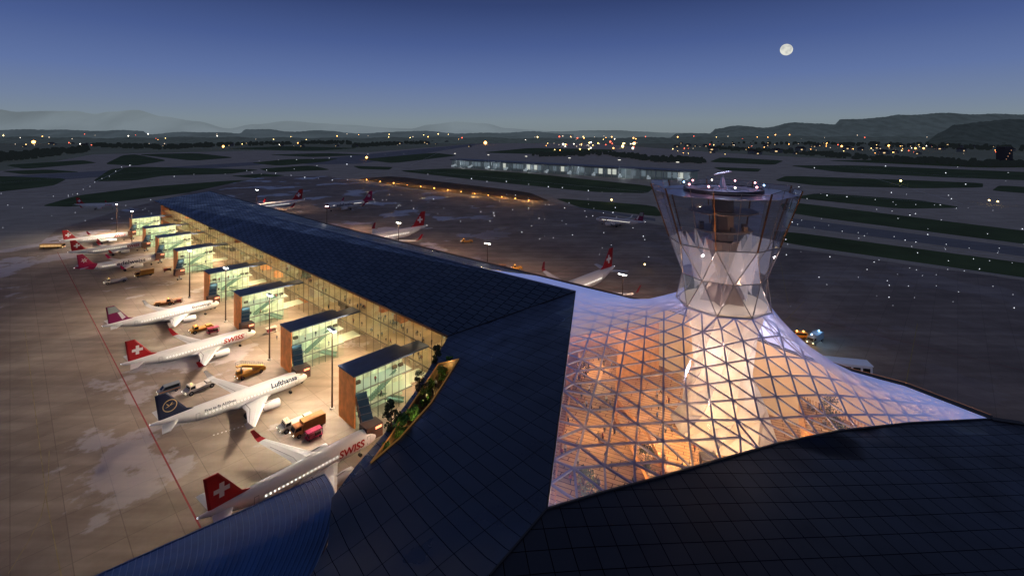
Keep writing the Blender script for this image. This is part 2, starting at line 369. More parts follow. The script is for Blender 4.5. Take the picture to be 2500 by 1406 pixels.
# ---------------------------------------------------------------- hills and mountains
def haze(name, base, em, sc_=.004):  # hill colours carry aerial haze as painted emission
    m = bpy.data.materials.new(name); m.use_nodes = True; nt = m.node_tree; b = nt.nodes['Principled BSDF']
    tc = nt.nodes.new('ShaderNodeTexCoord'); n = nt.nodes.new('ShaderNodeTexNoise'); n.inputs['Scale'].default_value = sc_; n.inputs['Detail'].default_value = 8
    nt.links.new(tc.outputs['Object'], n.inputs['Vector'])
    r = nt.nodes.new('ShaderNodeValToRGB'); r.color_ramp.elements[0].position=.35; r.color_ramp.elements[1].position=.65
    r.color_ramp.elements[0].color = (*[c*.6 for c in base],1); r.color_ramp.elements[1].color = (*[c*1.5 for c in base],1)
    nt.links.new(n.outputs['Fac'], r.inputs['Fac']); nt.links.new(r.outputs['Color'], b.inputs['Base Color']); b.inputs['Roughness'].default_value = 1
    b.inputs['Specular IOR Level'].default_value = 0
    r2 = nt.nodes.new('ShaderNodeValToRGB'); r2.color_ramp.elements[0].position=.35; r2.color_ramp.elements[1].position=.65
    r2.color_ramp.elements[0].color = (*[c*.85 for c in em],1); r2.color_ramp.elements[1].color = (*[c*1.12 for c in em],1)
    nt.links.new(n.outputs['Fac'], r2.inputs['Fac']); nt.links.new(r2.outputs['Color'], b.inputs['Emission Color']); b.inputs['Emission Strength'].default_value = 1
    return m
def ridge(name, prof, D, mat, jit, depth):
    m = MB(); rows = [[],[],[],[]]
    xs = []; ph = random.uniform(0,9)
    for i in range(len(prof)-1):
        (x0,y0),(x1,y1) = prof[i],prof[i+1]; n = max(2,int((x1-x0)/5))
        for k in range(n): t = k/n; t2 = t*t*(3-2*t); xs.append((x0+(x1-x0)*t, y0+(y1-y0)*t2))
    xs.append(prof[-1])
    for x,y in xs:
        hz = 75+(HY-y)/F*D; hz = max(hz,2)+random.uniform(-jit,jit)*.5+jit*math.sin(x*.05+ph)
        X = (x-1250)/F*D
        rows[0].append((X*.9, D-depth, -3)); rows[1].append((X*.95, D-depth*.5, hz*.45+random.uniform(-jit,jit)))
        rows[2].append((X, D, hz)); rows[3].append((X*1.1, D+depth, -3))
    n = len(xs); vs = sum(rows, []); fs = []
    for j in range(3):
        for i in range(n-1): fs.append((j*n+i,j*n+i+1,(j+1)*n+i+1,(j+1)*n+i))
    m.add(vs, fs); return struct(name, m, mat, True)
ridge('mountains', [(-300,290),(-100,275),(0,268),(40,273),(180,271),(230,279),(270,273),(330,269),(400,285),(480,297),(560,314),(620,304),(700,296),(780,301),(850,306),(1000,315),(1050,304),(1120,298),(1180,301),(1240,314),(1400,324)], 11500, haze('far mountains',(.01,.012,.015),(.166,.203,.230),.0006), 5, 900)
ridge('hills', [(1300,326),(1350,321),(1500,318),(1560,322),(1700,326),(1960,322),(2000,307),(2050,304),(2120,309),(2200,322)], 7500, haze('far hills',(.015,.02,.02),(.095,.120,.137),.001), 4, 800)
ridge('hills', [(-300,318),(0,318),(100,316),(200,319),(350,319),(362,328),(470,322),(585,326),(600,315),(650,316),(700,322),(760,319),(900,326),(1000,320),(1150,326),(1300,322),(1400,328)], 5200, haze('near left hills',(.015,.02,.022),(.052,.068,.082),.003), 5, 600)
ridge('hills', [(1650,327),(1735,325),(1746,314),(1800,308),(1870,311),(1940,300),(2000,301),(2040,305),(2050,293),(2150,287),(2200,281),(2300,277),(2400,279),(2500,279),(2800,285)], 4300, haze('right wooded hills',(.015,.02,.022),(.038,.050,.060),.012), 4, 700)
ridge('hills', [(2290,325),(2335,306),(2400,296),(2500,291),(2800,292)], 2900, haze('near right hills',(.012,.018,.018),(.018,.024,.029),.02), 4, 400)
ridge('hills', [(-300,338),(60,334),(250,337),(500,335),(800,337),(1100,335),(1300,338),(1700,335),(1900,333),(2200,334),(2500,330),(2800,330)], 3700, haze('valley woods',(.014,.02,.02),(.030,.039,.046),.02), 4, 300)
def wood_mass(pts, n, r0, r1, label, dj=.06, mat=None):
    m = MB()
    for i in range(n):
        k = random.random()*(len(pts)-1); j = int(k); t = k-j
        x = pts[j][0]+(pts[j+1][0]-pts[j][0])*t; y = pts[j][1]+(pts[j+1][1]-pts[j][1])*t
        p = P(x,y)*(1+random.uniform(0,dj)); r = random.uniform(r0,r1)
        m.ball((p.x,p.y,r*.75), r, 7, 5, random.uniform(.8,1.3), .28)
    o = m.build('woodland', mat or M('dark woodland', (.018,.026,.018), 1., 0, (.007,.009,.010), 1., noise=(.3,.6), spec=0)); tag(o, label, 'woodland', kind='stuff')
wood_mass([(-60,400),(0,396),(120,384),(215,372)], 260, 5, 11, 'dark wood at the left edge of the airfield', .25)
wood_mass([(225,360),(400,366),(560,358),(760,352),(860,354)], 260, 7, 13, 'long dark wood behind the left runways', .15)
wood_mass([(860,362),(1000,353),(1130,347)], 130, 7, 12, 'wood in the far middle left of the midfield dock', .15)
wood_mass([(1300,384),(1480,380),(1600,396),(1720,400)], 200, 4, 8, 'dark trees behind the midfield dock', .1)
wood_mass([(1730,366),(1900,374),(2040,386),(2200,398),(2330,404),(2560,414)], 300, 4, 8, 'tree belt beyond the right hand taxiways', .12)
wood_mass([(1720,350),(2000,356),(2250,362),(2560,372)], 260, 5, 11, 'scattered woodland below the right hand hills', .3)
hm = MB().box(-.5,.5,-.35,.35,0,.6).mesh('wall', M('far house wall', (.24,.23,.22), .9))
hr = MB().prism([(-.55,.6),(.55,.6),(0,.95)], -.38,.38).mesh('roof', M('far house roof', (.08,.06,.05), .9))
hw = MB().box(-.35,-.1,-.357,-.35,.2,.4).mesh('window', E('house window', (1.,.7,.35), 1.2))
for i in range(100):
    side = random.random()
    x = random.uniform(1650,2490) if side < .6 else random.uniform(20,1150)
    y = random.uniform(343,378) if side < .6 else random.uniform(341,360)
    p = P(x,y); s = random.uniform(14,34)
    o = thing('house', 'small pale house among dark trees below the right hand hills' if side < .6 else 'small pale house in the dark valley beyond the left runways', 'house', p, random.uniform(-.6,.6), 'far houses right' if side < .6 else 'far houses left')
    o.scale = (s, s, s*.6); inst('wall', hm, o); inst('roof', hr, o); inst('window', hw, o)
tb = thing('tower_block', 'tall dark apartment block at the far right edge', 'building', P(2452,402), .2)
MB().box(-12,12,-9,9,0,42).build('wall', M('block wall',(.09,.07,.07),.9), tb)
for i in range(4):
    MB().box(-9+i*5,-7+i*5,-9.1,-9.02,12+(i*7)%24,14+(i*7)%24).build('window', E('block window',(1,.5,.3),.6), tb)

def lampdot(name, label, cat, p, r, mat, group, h=0.):
    key = mat.name+name
    if key not in DOT:
        DOT[key] = MB().ball((0,0,0),1,6,4).mesh('lamp_globe', mat, True)
    o = bpy.data.objects.new(name, DOT[key]); C.objects.link(o); o.location = (p.x,p.y,h+r); o.scale = (r,)*3
    tag(o, label, cat, group); return o
DOT = {}
org = E('orange lamp', (1.,.42,.10), 9.); wht = E('white lamp', (1.,.9,.75), 6.); redl = E('red lamp', (1.,.12,.06), 5.); ylw = E('yellow lamp', (1.,.7,.25), 7.)
dotw = E('taxiway lamp', (.85,.9,1.), 2.2); dim = E('dim lamp', (1.,.8,.6), 1.2); dotd = E('dim taxiway lamp', (.8,.85,1.), .7)
for x,y,k,mt in [(15,342,2.8,org),(82,352,3.2,org),(218,348,1.6,org),(545,362,2.2,org),(828,347,2.2,ylw),(895,390,2.2,org),(1185,354,3.2,org),(2055,361,1.8,org),(2170,360,2.,org),(2235,366,1.6,org),(2255,366,1.6,org),(2199,449,2.,ylw),(2415,498,1.6,ylw),(2436,501,1.6,ylw),(1493,497,1.8,ylw),(1548,355,2.6,ylw),(1305,338,2.6,wht),(1338,342,2.8,wht),(1520,362,2.6,ylw),(1375,356,1.9,wht),(1440,344,2.,ylw),(1490,350,1.8,redl),(1545,366,2.,wht),(730,332,1.8,org),(134,342,1.8,redl),(1574,661,1.8,ylw)]:
    p = P(x,y); lampdot('street_lamp','large glowing lamp, one of the brightest dots of the night landscape','lamp',p,.0013*p.y*k*.8,mt,'brightest far lamps', 3)
for i in range(230):
    q = random.random()
    if q < .30: x, y = random.gauss(1430,85), random.uniform(333,370)
    elif q < .64: x, y = random.uniform(0,1150), random.uniform(328,358)
    else: x, y = random.uniform(1640,2500), random.uniform(330,380)
    p = P(x,max(y,331)); mt = random.choice([org,wht,org,redl,ylw,dim,dim,ylw,dim,org]); D = min(p.y, 3600); p = p*(D/p.y)
    lampdot('street_lamp', 'small distant lamp glowing in the dark valley near the horizon','lamp',p,.0008*D*random.uniform(.5,1.3)*(1.4 if q<.3 else 1),mt,'distant valley lamps', 75-(y-HY)/F*D if y<349 else 3)
tl = []
for i in range(13): tl.append((895+i*33, 440+i*4.2, org))
for (x0,y0,x1,y1,n) in [(170,480,330,395,10),(640,395,1020,372,9),(610,420,880,445,8),(1000,425,1570,478,12),(1950,470,2480,520,9),(1930,545,2500,625,9),(1340,500,1600,545,6),(420,430,900,400,8)]:
    for i in range(n): tl.append((x0+(x1-x0)*(i+random.uniform(-.2,.2))/n, y0+(y1-y0)*i/n+random.uniform(-3,3), random.choice([dotw,dotd])))
for i in range(80): tl.append((random.uniform(1900,2500), random.uniform(405,760), random.choice([dotw,dotd])))
for i in range(60): 
    x = random.uniform(900,1600); tl.append((x, random.uniform(470,500)+max(0,(x-900)*.25)*random.random(), random.choice([dotw,dotd])))
for i in range(20): tl.append((random.uniform(0,380), random.uniform(470,560), dotd))
for i,(x,y,mt) in enumerate(tl[:245]):
    p = P(x,y); lampdot('taxiway_lamp', 'small orange lamp in the row along the lit verge' if mt is org else 'small white ground lamp on the dark taxiways','lamp',p,.0008*p.y*random.uniform(.5,1.1)*(1.5 if mt is org else 1),mt,'orange verge lamps' if mt is org else 'taxiway ground lamps')
    if mt is org and i % 2 == 0: light('POINT', (p.x,p.y,6), 9000, (1.,.5,.12), .5)

# moon
mm = bpy.data.materials.new('moon surface'); mm.use_nodes = True; n_ = mm.node_tree; b_ = n_.nodes['Principled BSDF']
nn = n_.nodes.new('ShaderNodeTexNoise'); nn.inputs['Scale'].default_value = 2.2; nn.inputs['Detail'].default_value = 5; t_ = n_.nodes.new('ShaderNodeTexCoord'); n_.links.new(t_.outputs['Generated'], nn.inputs['Vector'])
r_ = n_.nodes.new('ShaderNodeValToRGB'); r_.color_ramp.elements[0].position=.38; r_.color_ramp.elements[1].position=.6
r_.color_ramp.elements[0].color=(.56,.57,.54,1); r_.color_ramp.elements[1].color=(.82,.82,.72,1)
n_.links.new(nn.outputs['Fac'], r_.inputs['Fac']); n_.links.new(r_.outputs['Color'], b_.inputs['Emission Color']); b_.inputs['Emission Strength'].default_value=.95; b_.inputs['Base Color'].default_value=(0,0,0,1)
mo = MB().ball((0,0,0),48,32,20).build('moon', mm, None, True, Vector(((1920-1250)/F*4000,4000,75+(HY-122)/F*4000))); tag(mo,'pale nearly full moon in the clear dusk sky','moon', kind='structure')

# ---------------------------------------------------------------- triangulated surfaces
def pip(p, poly):
    x, y = p[0], p[1]; c = False; n = len(poly); j = n-1
    for i in range(n):
        xi, yi, xj, yj = poly[i][0], poly[i][1], poly[j][0], poly[j][1]
        if (yi > y) != (yj > y) and x < (xj-xi)*(y-yi)/(yj-yi)+xi: c = not c
        j = i
    return c
def dens(loop, s):
    out = []
    for i in range(len(loop)):
        a = Vector(loop[i]); b = Vector(loop[(i+1)%len(loop)]); n = max(1, round((b-a).to_2d().length/s))
        for k in range(n): out.append(a.lerp(b, k/n))
    return out
def tri_surface(outer, hole, s, ang=0., it=500):
    O = dens(outer, s); Hh = dens(hole, s) if hole else []
    bd = O+Hh
    xs = [p[0] for p in O]; ys = [p[1] for p in O]
    pts = [p.to_2d() for p in bd]; nb = len(pts)
    ca, sa = math.cos(ang), math.sin(ang); cx, cy = sum(xs)/len(xs), sum(ys)/len(ys)
    R = int(max(max(xs)-min(xs), max(ys)-min(ys))/s)+3; hh = s*math.sqrt(3)/2
    for j in range(-R, R+1):
        for i in range(-R, R+1):
            lx = i*s+(j%2)*s/2; ly = j*hh; x = cx+lx*ca-ly*sa; y = cy+lx*sa+ly*ca
            if not pip((x,y), O): continue
            if Hh and pip((x,y), Hh): continue
            q = Vector((x,y))
            if min((q-b.to_2d()).length for b in bd) < s*.5: continue
            pts.append(q)
    ed = [(i,(i+1)%len(O)) for i in range(len(O))]
    if Hh: ed += [(len(O)+i, len(O)+(i+1)%len(Hh)) for i in range(len(Hh))]
    vo, eo, fo, ov, oe, of = delaunay_2d_cdt(pts, ed, [], 0, 1e-4)
    z = []; fixed = []
    for k, v in enumerate(vo):
        src = [i for i in ov[k] if i < nb]
        if src: z.append(bd[src[0]][2]); fixed.append(True)
        else: z.append(25.); fixed.append(False)
    fs = []
    for f in fo:
        c = sum((vo[i] for i in f), Vector((0,0)))/len(f)
        if pip(c, O) and not (Hh and pip(c, Hh)): fs.append(tuple(f))
    adj = [set() for _ in vo]
    for f in fs:
        for i in range(3): adj[f[i]].add(f[(i+1)%3]); adj[f[(i+1)%3]].add(f[i])
    for _ in range(it):
        for k in range(len(vo)):
            if not fixed[k] and adj[k]: z[k] = z[k]*-.6+1.6*sum(z[j] for j in adj[k])/len(adj[k])
    V = [Vector((v.x,v.y,z[k])) for k,v in enumerate(vo)]
    return V, fs

Aq = P(1405,712,30); Bq = P(1335,1243,28); C0 = P(1095,820,20)
FL = L(476,80.2,20); Rf = L(414,104.9,22); FR = L(515,129,20); RE = L(276,131,20); R276 = L(276,107.5,25.3)
RM = L(118,109.5,29.07); EM = L(118,139.3,20)
curve = [P(1335,1243,28),P(1480,1200,27.3),P(1620,1163,26.6),P(1760,1122,25.6),P(1900,1083,24.4),P(2050,1052,23),P(2220,1033,21.6),P(2420,1023,20)]
Cq = curve[-1]
eave_g = [P(2210,942,20),P(2080,908,20),P(1960,866,20),P(1780,800,20),P(1605,745,20)]
eave = eave_g+[EM,RE]
TC = Vector((51.2,115,0))
NT = 9
def ringp(r, z, off=0., n=NT): return [Vector((TC.x+r*math.cos(2*math.pi*(i+off)/n), TC.y+r*math.sin(2*math.pi*(i+off)/n), z)) for i in range(n)]
hole = ringp(10.7, 34)
# ---------------------------------------------------------------- terminal
term = thing('terminal', 'long airport pier terminal with folded dark metal roof and glowing glass facade', 'terminal building', L(A0,B0), TH)
def lb(pts): return [WL(p) for p in pts]
def slab_from(polys, th):
    m = MB()
    for p in polys:
        n = len(p); top = list(p); bot = [q-Vector((0,0,th)) for q in p]
        m.add(top+bot, [tuple(range(n)), tuple(range(2*n-1,n-1,-1))]+[(i,(i+1)%n,(i+1)%n+n,i+n) for i in range(n)])
    return m
slab_from([lb([C0,Aq,RM,R276,Rf,FL])], .35).build('roof', roof_pier, term)
slab_from([lb([RM,EM,RE,R276]),lb([R276,RE,FR,Rf]), lb([FL,Rf,FR])], .35).build('roof', roof_pier, term, label='far back slope of the pier roof')
m = MB(); m.beam(WL(Aq)+Vector((0,0,.1)),WL(R276)+Vector((0,0,.1)),.45,.3); m.beam(WL(R276)+Vector((0,0,.1)),WL(Rf)+Vector((0,0,.1)),.35,.25); m.build('ridge_cap', M('ridge cap metal',(.30,.32,.42),.4,.4), term)
m = MB(); m.beam(WL(C0)+Vector((-.15,0,-.2)),WL(FL)+Vector((-.15,0,-.2)),.4,.55); m.build('gutter', bronze, term)
edgeL = [C0, P(1047,900,20), P(1010,960,20), P(938,1058,20), P(868,1138,20), P(810,1215,20), P(800,1330,20), P(757,1406,20), Vector((-24,28,20))]
slot = [P(1120,878,22.2), P(1070,890,20.7), P(1021,964,20.4), P(953,1066,20.4), P(905,1132,20.9), P(975,1072,21.4), P(1052,985,21.9)]
V_, f_ = tri_surface(edgeL+[Vector((-5,30,28)), P(1195,1406,28), Bq, Aq], slot, 5.)
m = MB(); m.add([WL(v) for v in V_], f_); rl = m.build('roof', roof_left, term, label='smooth dark tiled roof slope beside the glass roof')
for p in rl.data.polygons: p.use_smooth = True
V_, f_ = tri_surface(curve+[P(2500,1035,20), Vector((125,78,18.5)), Vector((110,25,18)), Vector((-5,30,28)), P(1195,1406,28)], None, 6.)
m = MB(); m.add([WL(v) for v in V_], f_); rr = m.build('roof', roof_right, term, label='near black diamond tiled roof in the foreground')
for p in rr.data.polygons: p.use_smooth = True
for a_, b_2 in [(Aq,Bq),(Bq,P(1195,1406,28)),(C0,Aq)]:
    MB().beam(WL(a_),WL(b_2),.22,.3).build('roof_edge_trim', dark_steel, term)
m = MB()
for i in range(7): m.beam(WL(curve[i]),WL(curve[i+1]),.3,.35)
m.build('roof_edge_trim', dark_steel, term)
m = MB()
for i in range(len(edgeL)-1):
    a_, b_2 = WL(edgeL[i]), WL(edgeL[i+1]); 
    m.add([a_-Vector((0,0,.05)), b_2-Vector((0,0,.05)), (b_2.x,b_2.y,0), (a_.x,a_.y,0)], [(0,1,2,3)])
m.build('side_wall', copper, term)
m = MB()
rt = [WL(p) for p in [Cq]+eave]
for i in range(len(rt)-1):
    a_, b_2 = rt[i], rt[i+1]; m.beam(a_+Vector((.6,.0,0)), b_2+Vector((.6,0,0)), 1.6, .4)
m.beam(rt[-1]+Vector((.6,0,0)), WL(FR)+Vector((.6,0,0)), 1.0, .4)
m.beam(WL(Cq), WL(P(2500,1035,20)), 1.2,.4); m.build('eave_band', fascia, term)
m = MB()
for i in range(len(rt)-1): m.beam(rt[i]+Vector((1.55,0,.1)), rt[i+1]+Vector((1.55,0,.1)), .13, .13)
m.build('eave_light_strip', E('eave light', (1.,.42,.2), .35), term)
m = MB()
for i in range(len(rt)-1):
    a_, b_2 = rt[i], rt[i+1]; m.add([a_-Vector((.5,0,.5)), b_2-Vector((.5,0,.5)), (b_2.x-.5,b_2.y,0), (a_.x-.5,a_.y,0)], [(0,1,2,3)])
m.build('back_facade', M('back facade', (.3,.2,.12), .4, 0, (1.,.55,.22), .5), term)
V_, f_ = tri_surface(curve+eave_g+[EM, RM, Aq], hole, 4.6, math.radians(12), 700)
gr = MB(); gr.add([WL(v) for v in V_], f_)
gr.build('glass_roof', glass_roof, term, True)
es_ = set()
for f in f_:
    for i in range(3): es_.add(tuple(sorted((f[i], f[(i+1)%3]))))
m = MB()
for a_, b_2 in es_: m.beam(WL(V_[a_])-Vector((0,0,.20)), WL(V_[b_2])-Vector((0,0,.20)), .30, .24)
m.build('roof_lattice', lattice_m, term)
fx = 4.0; bay = 4.6; nb = 80
pane = MB().add([(0,.1,0),(0,bay-.1,0),(0,bay-.1,18.2),(0,.1,18.2)], [(0,1,2,3)]).mesh('glass_pane', glass_facade)
mul = MB().box(-.07,.07,-.06,.06,0,18.6).mesh('mullion', M('facade mullion',(.16,.14,.11),.4,.5))
for i in range(nb+1):
    inst('mullion', mul, term, (fx,2+i*bay,.3))
    if i < nb: inst('glass_pane', pane, term, (fx+.02,2+i*bay,.3))
Lp = 2+nb*bay
for z in (6,12.4,18.6): MB().box(fx-.1,fx+.08,2,Lp,z,z+.3).build('transom', M('facade mullion',(.16,.14,.11),.4,.5), term)
for z in (5.9,12.3): MB().box(fx+.3,fx+20,2,Lp,z-.3,z).build('floor_slab', M('interior floor',(.50,.42,.28),.5,noise=(.2,.2)), term)
MB().box(fx+.3,fx+20,2,Lp,19.0,19.15).build('ceiling', M('interior ceiling',(.6,.50,.32),.6), term)
MB().box(fx+20.0,fx+20.2,2,Lp,0,19).build('back_wall', M('interior wall',(.62,.48,.28),.6, noise=(.15,.45)), term)
MB().box(fx,fx+20,Lp+.1,Lp+.3,0,19).build('end_wall', copper, term)
cl = MB().box(0,.7,0,6,-.08,0).mesh('ceiling_light', warm_e)
for i in range(30):
    for z,xx in ((5.55,3),(11.95,4),(18.9,5)): inst('ceiling_light', cl, term, (fx+xx,6+i*12.2,z))
col = MB().cyl((0,0,0),(0,0,19),.35,n=10).mesh('column', concrete)
for i in range(40): inst('column', col, term, (fx+7,5+i*9.2,0))
dk = M('kiosk dark',(.06,.05,.04),.5)
for i in range(56):
    y = 6+i*6.5+random.uniform(-2,2); z = random.choice([0,5.9,5.9,12.3,12.3]); x_ = random.uniform(3,11)
    MB().box(fx+x_,fx+x_+random.uniform(1.5,5),y,y+random.uniform(2,5),z,z+random.uniform(1.2,3.4)).build('kiosk', random.choice([wood,copper,M('kiosk white',(.7,.68,.6),.5),M('kiosk orange',(.6,.22,.06),.5,0,(1,.4,.1),.6),dk]), term)

hall = thing('hall_interior', 'wooden arrival hall with galleries seen through the triangular glass roof', 'hall interior', (40,95,0), 0)
HO = Vector((40,95,0))
def hw_(pts): return [(p[0]-HO.x, p[1]-HO.y) for p in pts]
woodf = tile_mat('wood floor', (.52,.28,.10), (.64,.38,.16), (.12,.05,.02), 6., 1.1, math.radians(25), .55, 0, .08, .2)
woodw = M('wood wall', (.55,.27,.09), .5, noise=(.8,.3))
MB().prismz(hw_([(-18,45),(2,128),(18,138),(44,146),(68,116),(95,88),(75,45)]), 3.7, 4.0).build('floor', woodf, hall)
galls = [([(5,61),(20,66),(24,80),(22,100),(26,118),(30,134),(19,132),(14,112),(8,85)], 14.), ([(20,66),(38,73),(40,80),(30,88),(24,80)], 9.5), ([(62,82),(84,88),(76,100),(68,112),(62,100)], 12.), ([(24,80),(30,88),(30,104),(26,118),(22,100)], 8.), ([(44,78),(62,82),(62,90),(50,88)],7.)]
for poly, z in galls:
    q = hw_(poly)
    g = MB().prismz(q, z-.6, z).build('gallery', woodf, hall)
    m = MB(); n = len(q)
    for i in range(n):
        a_ = Vector((*q[i],0)); b_2 = Vector((*q[(i+1)%n],0)); k = max(2,int((b_2-a_).length/.6))
        for j in range(k):
            p = a_.lerp(b_2,j/k); m.box(p.x-.1,p.x+.1,p.y-.1,p.y+.1,max(4.,z-5.2),z+1.1)
    bl = m.build('slat_screen', woodw, g)
def stairs(mb, p, q, wd, n):
    p = Vector(p); q = Vector(q); d = (q-p); dh = Vector((d.x,d.y,0)).normalized(); s = Vector((-dh.y,dh.x,0))*wd/2
    for i in range(n):
        a_ = p+d*(i/n); b_2 = a_+Vector((d.x,d.y,0))/n; zt = a_.z+d.z/n
        mb.add([Vector((*(a_-s).to_2d(),zt-.6)),Vector((*(a_+s).to_2d(),zt-.6)),Vector((*(b_2+s).to_2d(),zt-.6)),Vector((*(b_2-s).to_2d(),zt-.6)),
                Vector((*(a_-s).to_2d(),zt)),Vector((*(a_+s).to_2d(),zt)),Vector((*(b_2+s).to_2d(),zt)),Vector((*(b_2-s).to_2d(),zt))],
               [(0,3,2,1),(4,5,6,7),(0,1,5,4),(1,2,6,5),(2,3,7,6),(3,0,4,7)])
m = MB(); stairs(m,(-4,-5,4),(-12,-13,9.5),4,26); m.build('staircase', wood, hall)
m = MB(); stairs(m,(8,-12,4),(22,-8,12),4,30); m.build('staircase', wood, hall)
m = MB(); m.beam((-25,37,11),(4,47,11),.4,14); m.build('inner_wall', woodw, hall)
for k,(x,y) in enumerate([(-2,-15),(6,-20),(12,-3),(-7,2),(2,6),(18,-16),(-1,-6),(9,-9)]):
    MB().prismz([(x-1.8,y-1.2),(x+1.6,y-1.5),(x+1.9,y+1.2),(x-1.4,y+1.6)],4.0,5.6+.5*(k%3)).build('counter', [wood,dk,M('counter blue',(.08,.10,.3),.4)][k%3], hall)
for (x,y,z,pw) in [(12,72,20,4500),(30,80,13,11000),(46,82,10,12000),(60,92,13,4500),(16,96,20,3500),(34,104,12,9000),(22,122,18,2600),(72,96,16,2200),(38,128,13,3000),(40,70,14,10000),(48,94,11,8000),(22,66,12,5000)]:
    light('POINT', (x,y,z), pw, (1.,.60,.25), .3)
core = MB(); rr_ = [(12.2,3.9,0),(9.5,10,.5),(6.6,18,1.),(7.6,26,1.5),(9.8,33.6,2.)]
core.loft([[p-Vector((TC.x,TC.y,0)) for p in ringp(r,z,o)] for r,z,o in rr_])
tower = thing('control_tower', 'glass control tower flaring upward from the glass roof with radar on top', 'control tower', TC, 0)
core.build('core', concrete, tower)
def tl_(p): return p-Vector((TC.x,TC.y,0))
rA = [tl_(p) for p in ringp(10.7,34)]; rB = [tl_(p) for p in ringp(9.7,41.,.5)]; rC = [tl_(p) for p in ringp(12.4,49.,0.)]; rD = [tl_(p) for p in ringp(16.8,62.2,0.)]
fr = MB()
for i in range(NT):
    j = (i+1)%NT
    up = (rC[i]+rC[j])/2
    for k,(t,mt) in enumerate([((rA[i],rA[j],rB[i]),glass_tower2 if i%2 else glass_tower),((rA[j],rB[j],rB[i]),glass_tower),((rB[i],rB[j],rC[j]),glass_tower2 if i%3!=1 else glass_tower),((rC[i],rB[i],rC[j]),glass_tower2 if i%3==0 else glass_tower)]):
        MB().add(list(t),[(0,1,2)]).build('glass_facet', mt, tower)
    jag = Vector((0,0,.9 if i%2 else -.3)); mid0 = up; mid1 = (rD[i]+rD[j])/2+jag*.5
    push = Vector((mid1.x,mid1.y,0)).normalized()*-.6
    MB().add([rC[i],mid0+push*.5,mid1+push,rD[i]],[(0,1,2),(0,2,3)]).build('glass_facet', glass_tower, tower)
    MB().add([mid0+push*.5,rC[j],rD[j]+jag,mid1+push],[(0,1,2),(0,2,3)]).build('glass_facet', glass_tower, tower)
    for a_, b_2 in [(rA[i],rA[j]),(rA[i],rB[i]),(rA[j],rB[i]),(rB[i],rB[j]),(rB[i],rC[i]),(rB[i],rC[j]),(rC[i],rC[j])]: fr.beam(a_,b_2,.13,.2)
    for t in (.33,.66): 
        fr.beam(rC[i].lerp(rD[i],t), (mid0+push*.5).lerp(mid1+push,t), .06,.08); fr.beam((mid0+push*.5).lerp(mid1+push,t), rC[j].lerp(rD[j],t), .06,.08)
    fr.beam(mid0+push*.5,mid1+push,.08,.12)
    fr.beam(rD[i],mid1+push,.1,.14); fr.beam(mid1+push,rD[j]+jag,.1,.14)
    MB().beam(rC[i].lerp(rD[i],.0), rC[i].lerp(rD[i],1.), .24,.3).build('bronze_rib', bronze, tower)
fr.build('frame', M('tower frame',(.30,.27,.28),.35,.5), tower)
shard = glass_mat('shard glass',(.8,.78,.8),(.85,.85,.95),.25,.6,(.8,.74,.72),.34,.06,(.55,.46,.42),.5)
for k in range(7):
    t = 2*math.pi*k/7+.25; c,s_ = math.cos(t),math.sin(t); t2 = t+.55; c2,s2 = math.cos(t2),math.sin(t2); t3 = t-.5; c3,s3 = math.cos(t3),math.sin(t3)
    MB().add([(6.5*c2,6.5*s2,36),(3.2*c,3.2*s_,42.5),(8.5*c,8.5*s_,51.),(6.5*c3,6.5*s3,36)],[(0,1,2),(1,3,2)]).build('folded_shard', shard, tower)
star = []
for z,ro,ri,o in ((34.6,5.6,3.2,0),(41.5,2.6,1.6,.3),(49,3.8,2.6,.6)):
    star.append([Vector(((ro if k%2==0 else ri)*math.cos(math.pi*k/6+o),(ro if k%2==0 else ri)*math.sin(math.pi*k/6+o),z)) for k in range(12)])
MB().loft(star).build('folded_shaft', M('folded shaft',(.40,.30,.25),.3,.2,noise=(.25,.2)), tower)
drm = M('tower drum',(.13,.10,.09),.4,.2)
MB().cyl((0,0,51.6),(0,0,51.9),6.6,6.8,9).build('cab_floor', drm, tower)
MB().cyl((0,0,56.0),(0,0,56.3),7.8,8.0,9).build('cab_floor', drm, tower)
MB().cyl((0,0,49.2),(0,0,60.4),2.6,2.6,8).build('lift_shaft', M('lift shaft',(.26,.19,.16),.6), tower)
for k in range(8):
    t = 2*math.pi*k/8; MB().box(5.2*math.cos(t)-.5,5.2*math.cos(t)+.5,5.2*math.sin(t)-.4,5.2*math.sin(t)+.4,51.9,53.).build('console', M('console',(.18,.14,.12),.4), tower)
MB().cyl((0,0,60.6),(0,0,60.8),15.2,15.8,NT).build('roof_deck', M('deck',(.36,.40,.52),.3,.4), tower)
m = MB(); n = 40
rings = []
for r,z in ((9.0,60.8),(9.0,61.7),(8.6,61.7),(8.6,61.4)): rings.append([Vector((r*math.cos(2*math.pi*k/n), r*math.sin(2*math.pi*k/n), z)) for k in range(n)])
m.loft(rings, False); m.build('ring_parapet', dark_steel, tower)
MB().cyl((0,0,60.9),(0,0,61.45),8.6,8.6,40).build('ring_floor', M('ring floor',(.30,.33,.46),.35,.3,(.4,.42,.8),.12), tower)
for k in range(14):
    t = 2*math.pi*k/14; MB().beam((2*math.cos(t),2*math.sin(t),61.6),(8.5*math.cos(t),8.5*math.sin(t),61.6),.13,.16).build('radial_strut', steel, tower)
m = MB()
for k in range(28):
    t = 2*math.pi*k/28; c,s = 8.8*math.cos(t),8.8*math.sin(t); m.beam((c,s,61.7),(c,s,62.6),.06); t2 = 2*math.pi*(k+1)/28
    m.beam((c,s,62.6),(8.8*math.cos(t2),8.8*math.sin(t2),62.6),.08)
m.build('railing', steel, tower)
pk = E('pink lamp',(1.,.35,.4),12.); bl_l = E('blue lamp',(.3,.6,1.),8.)
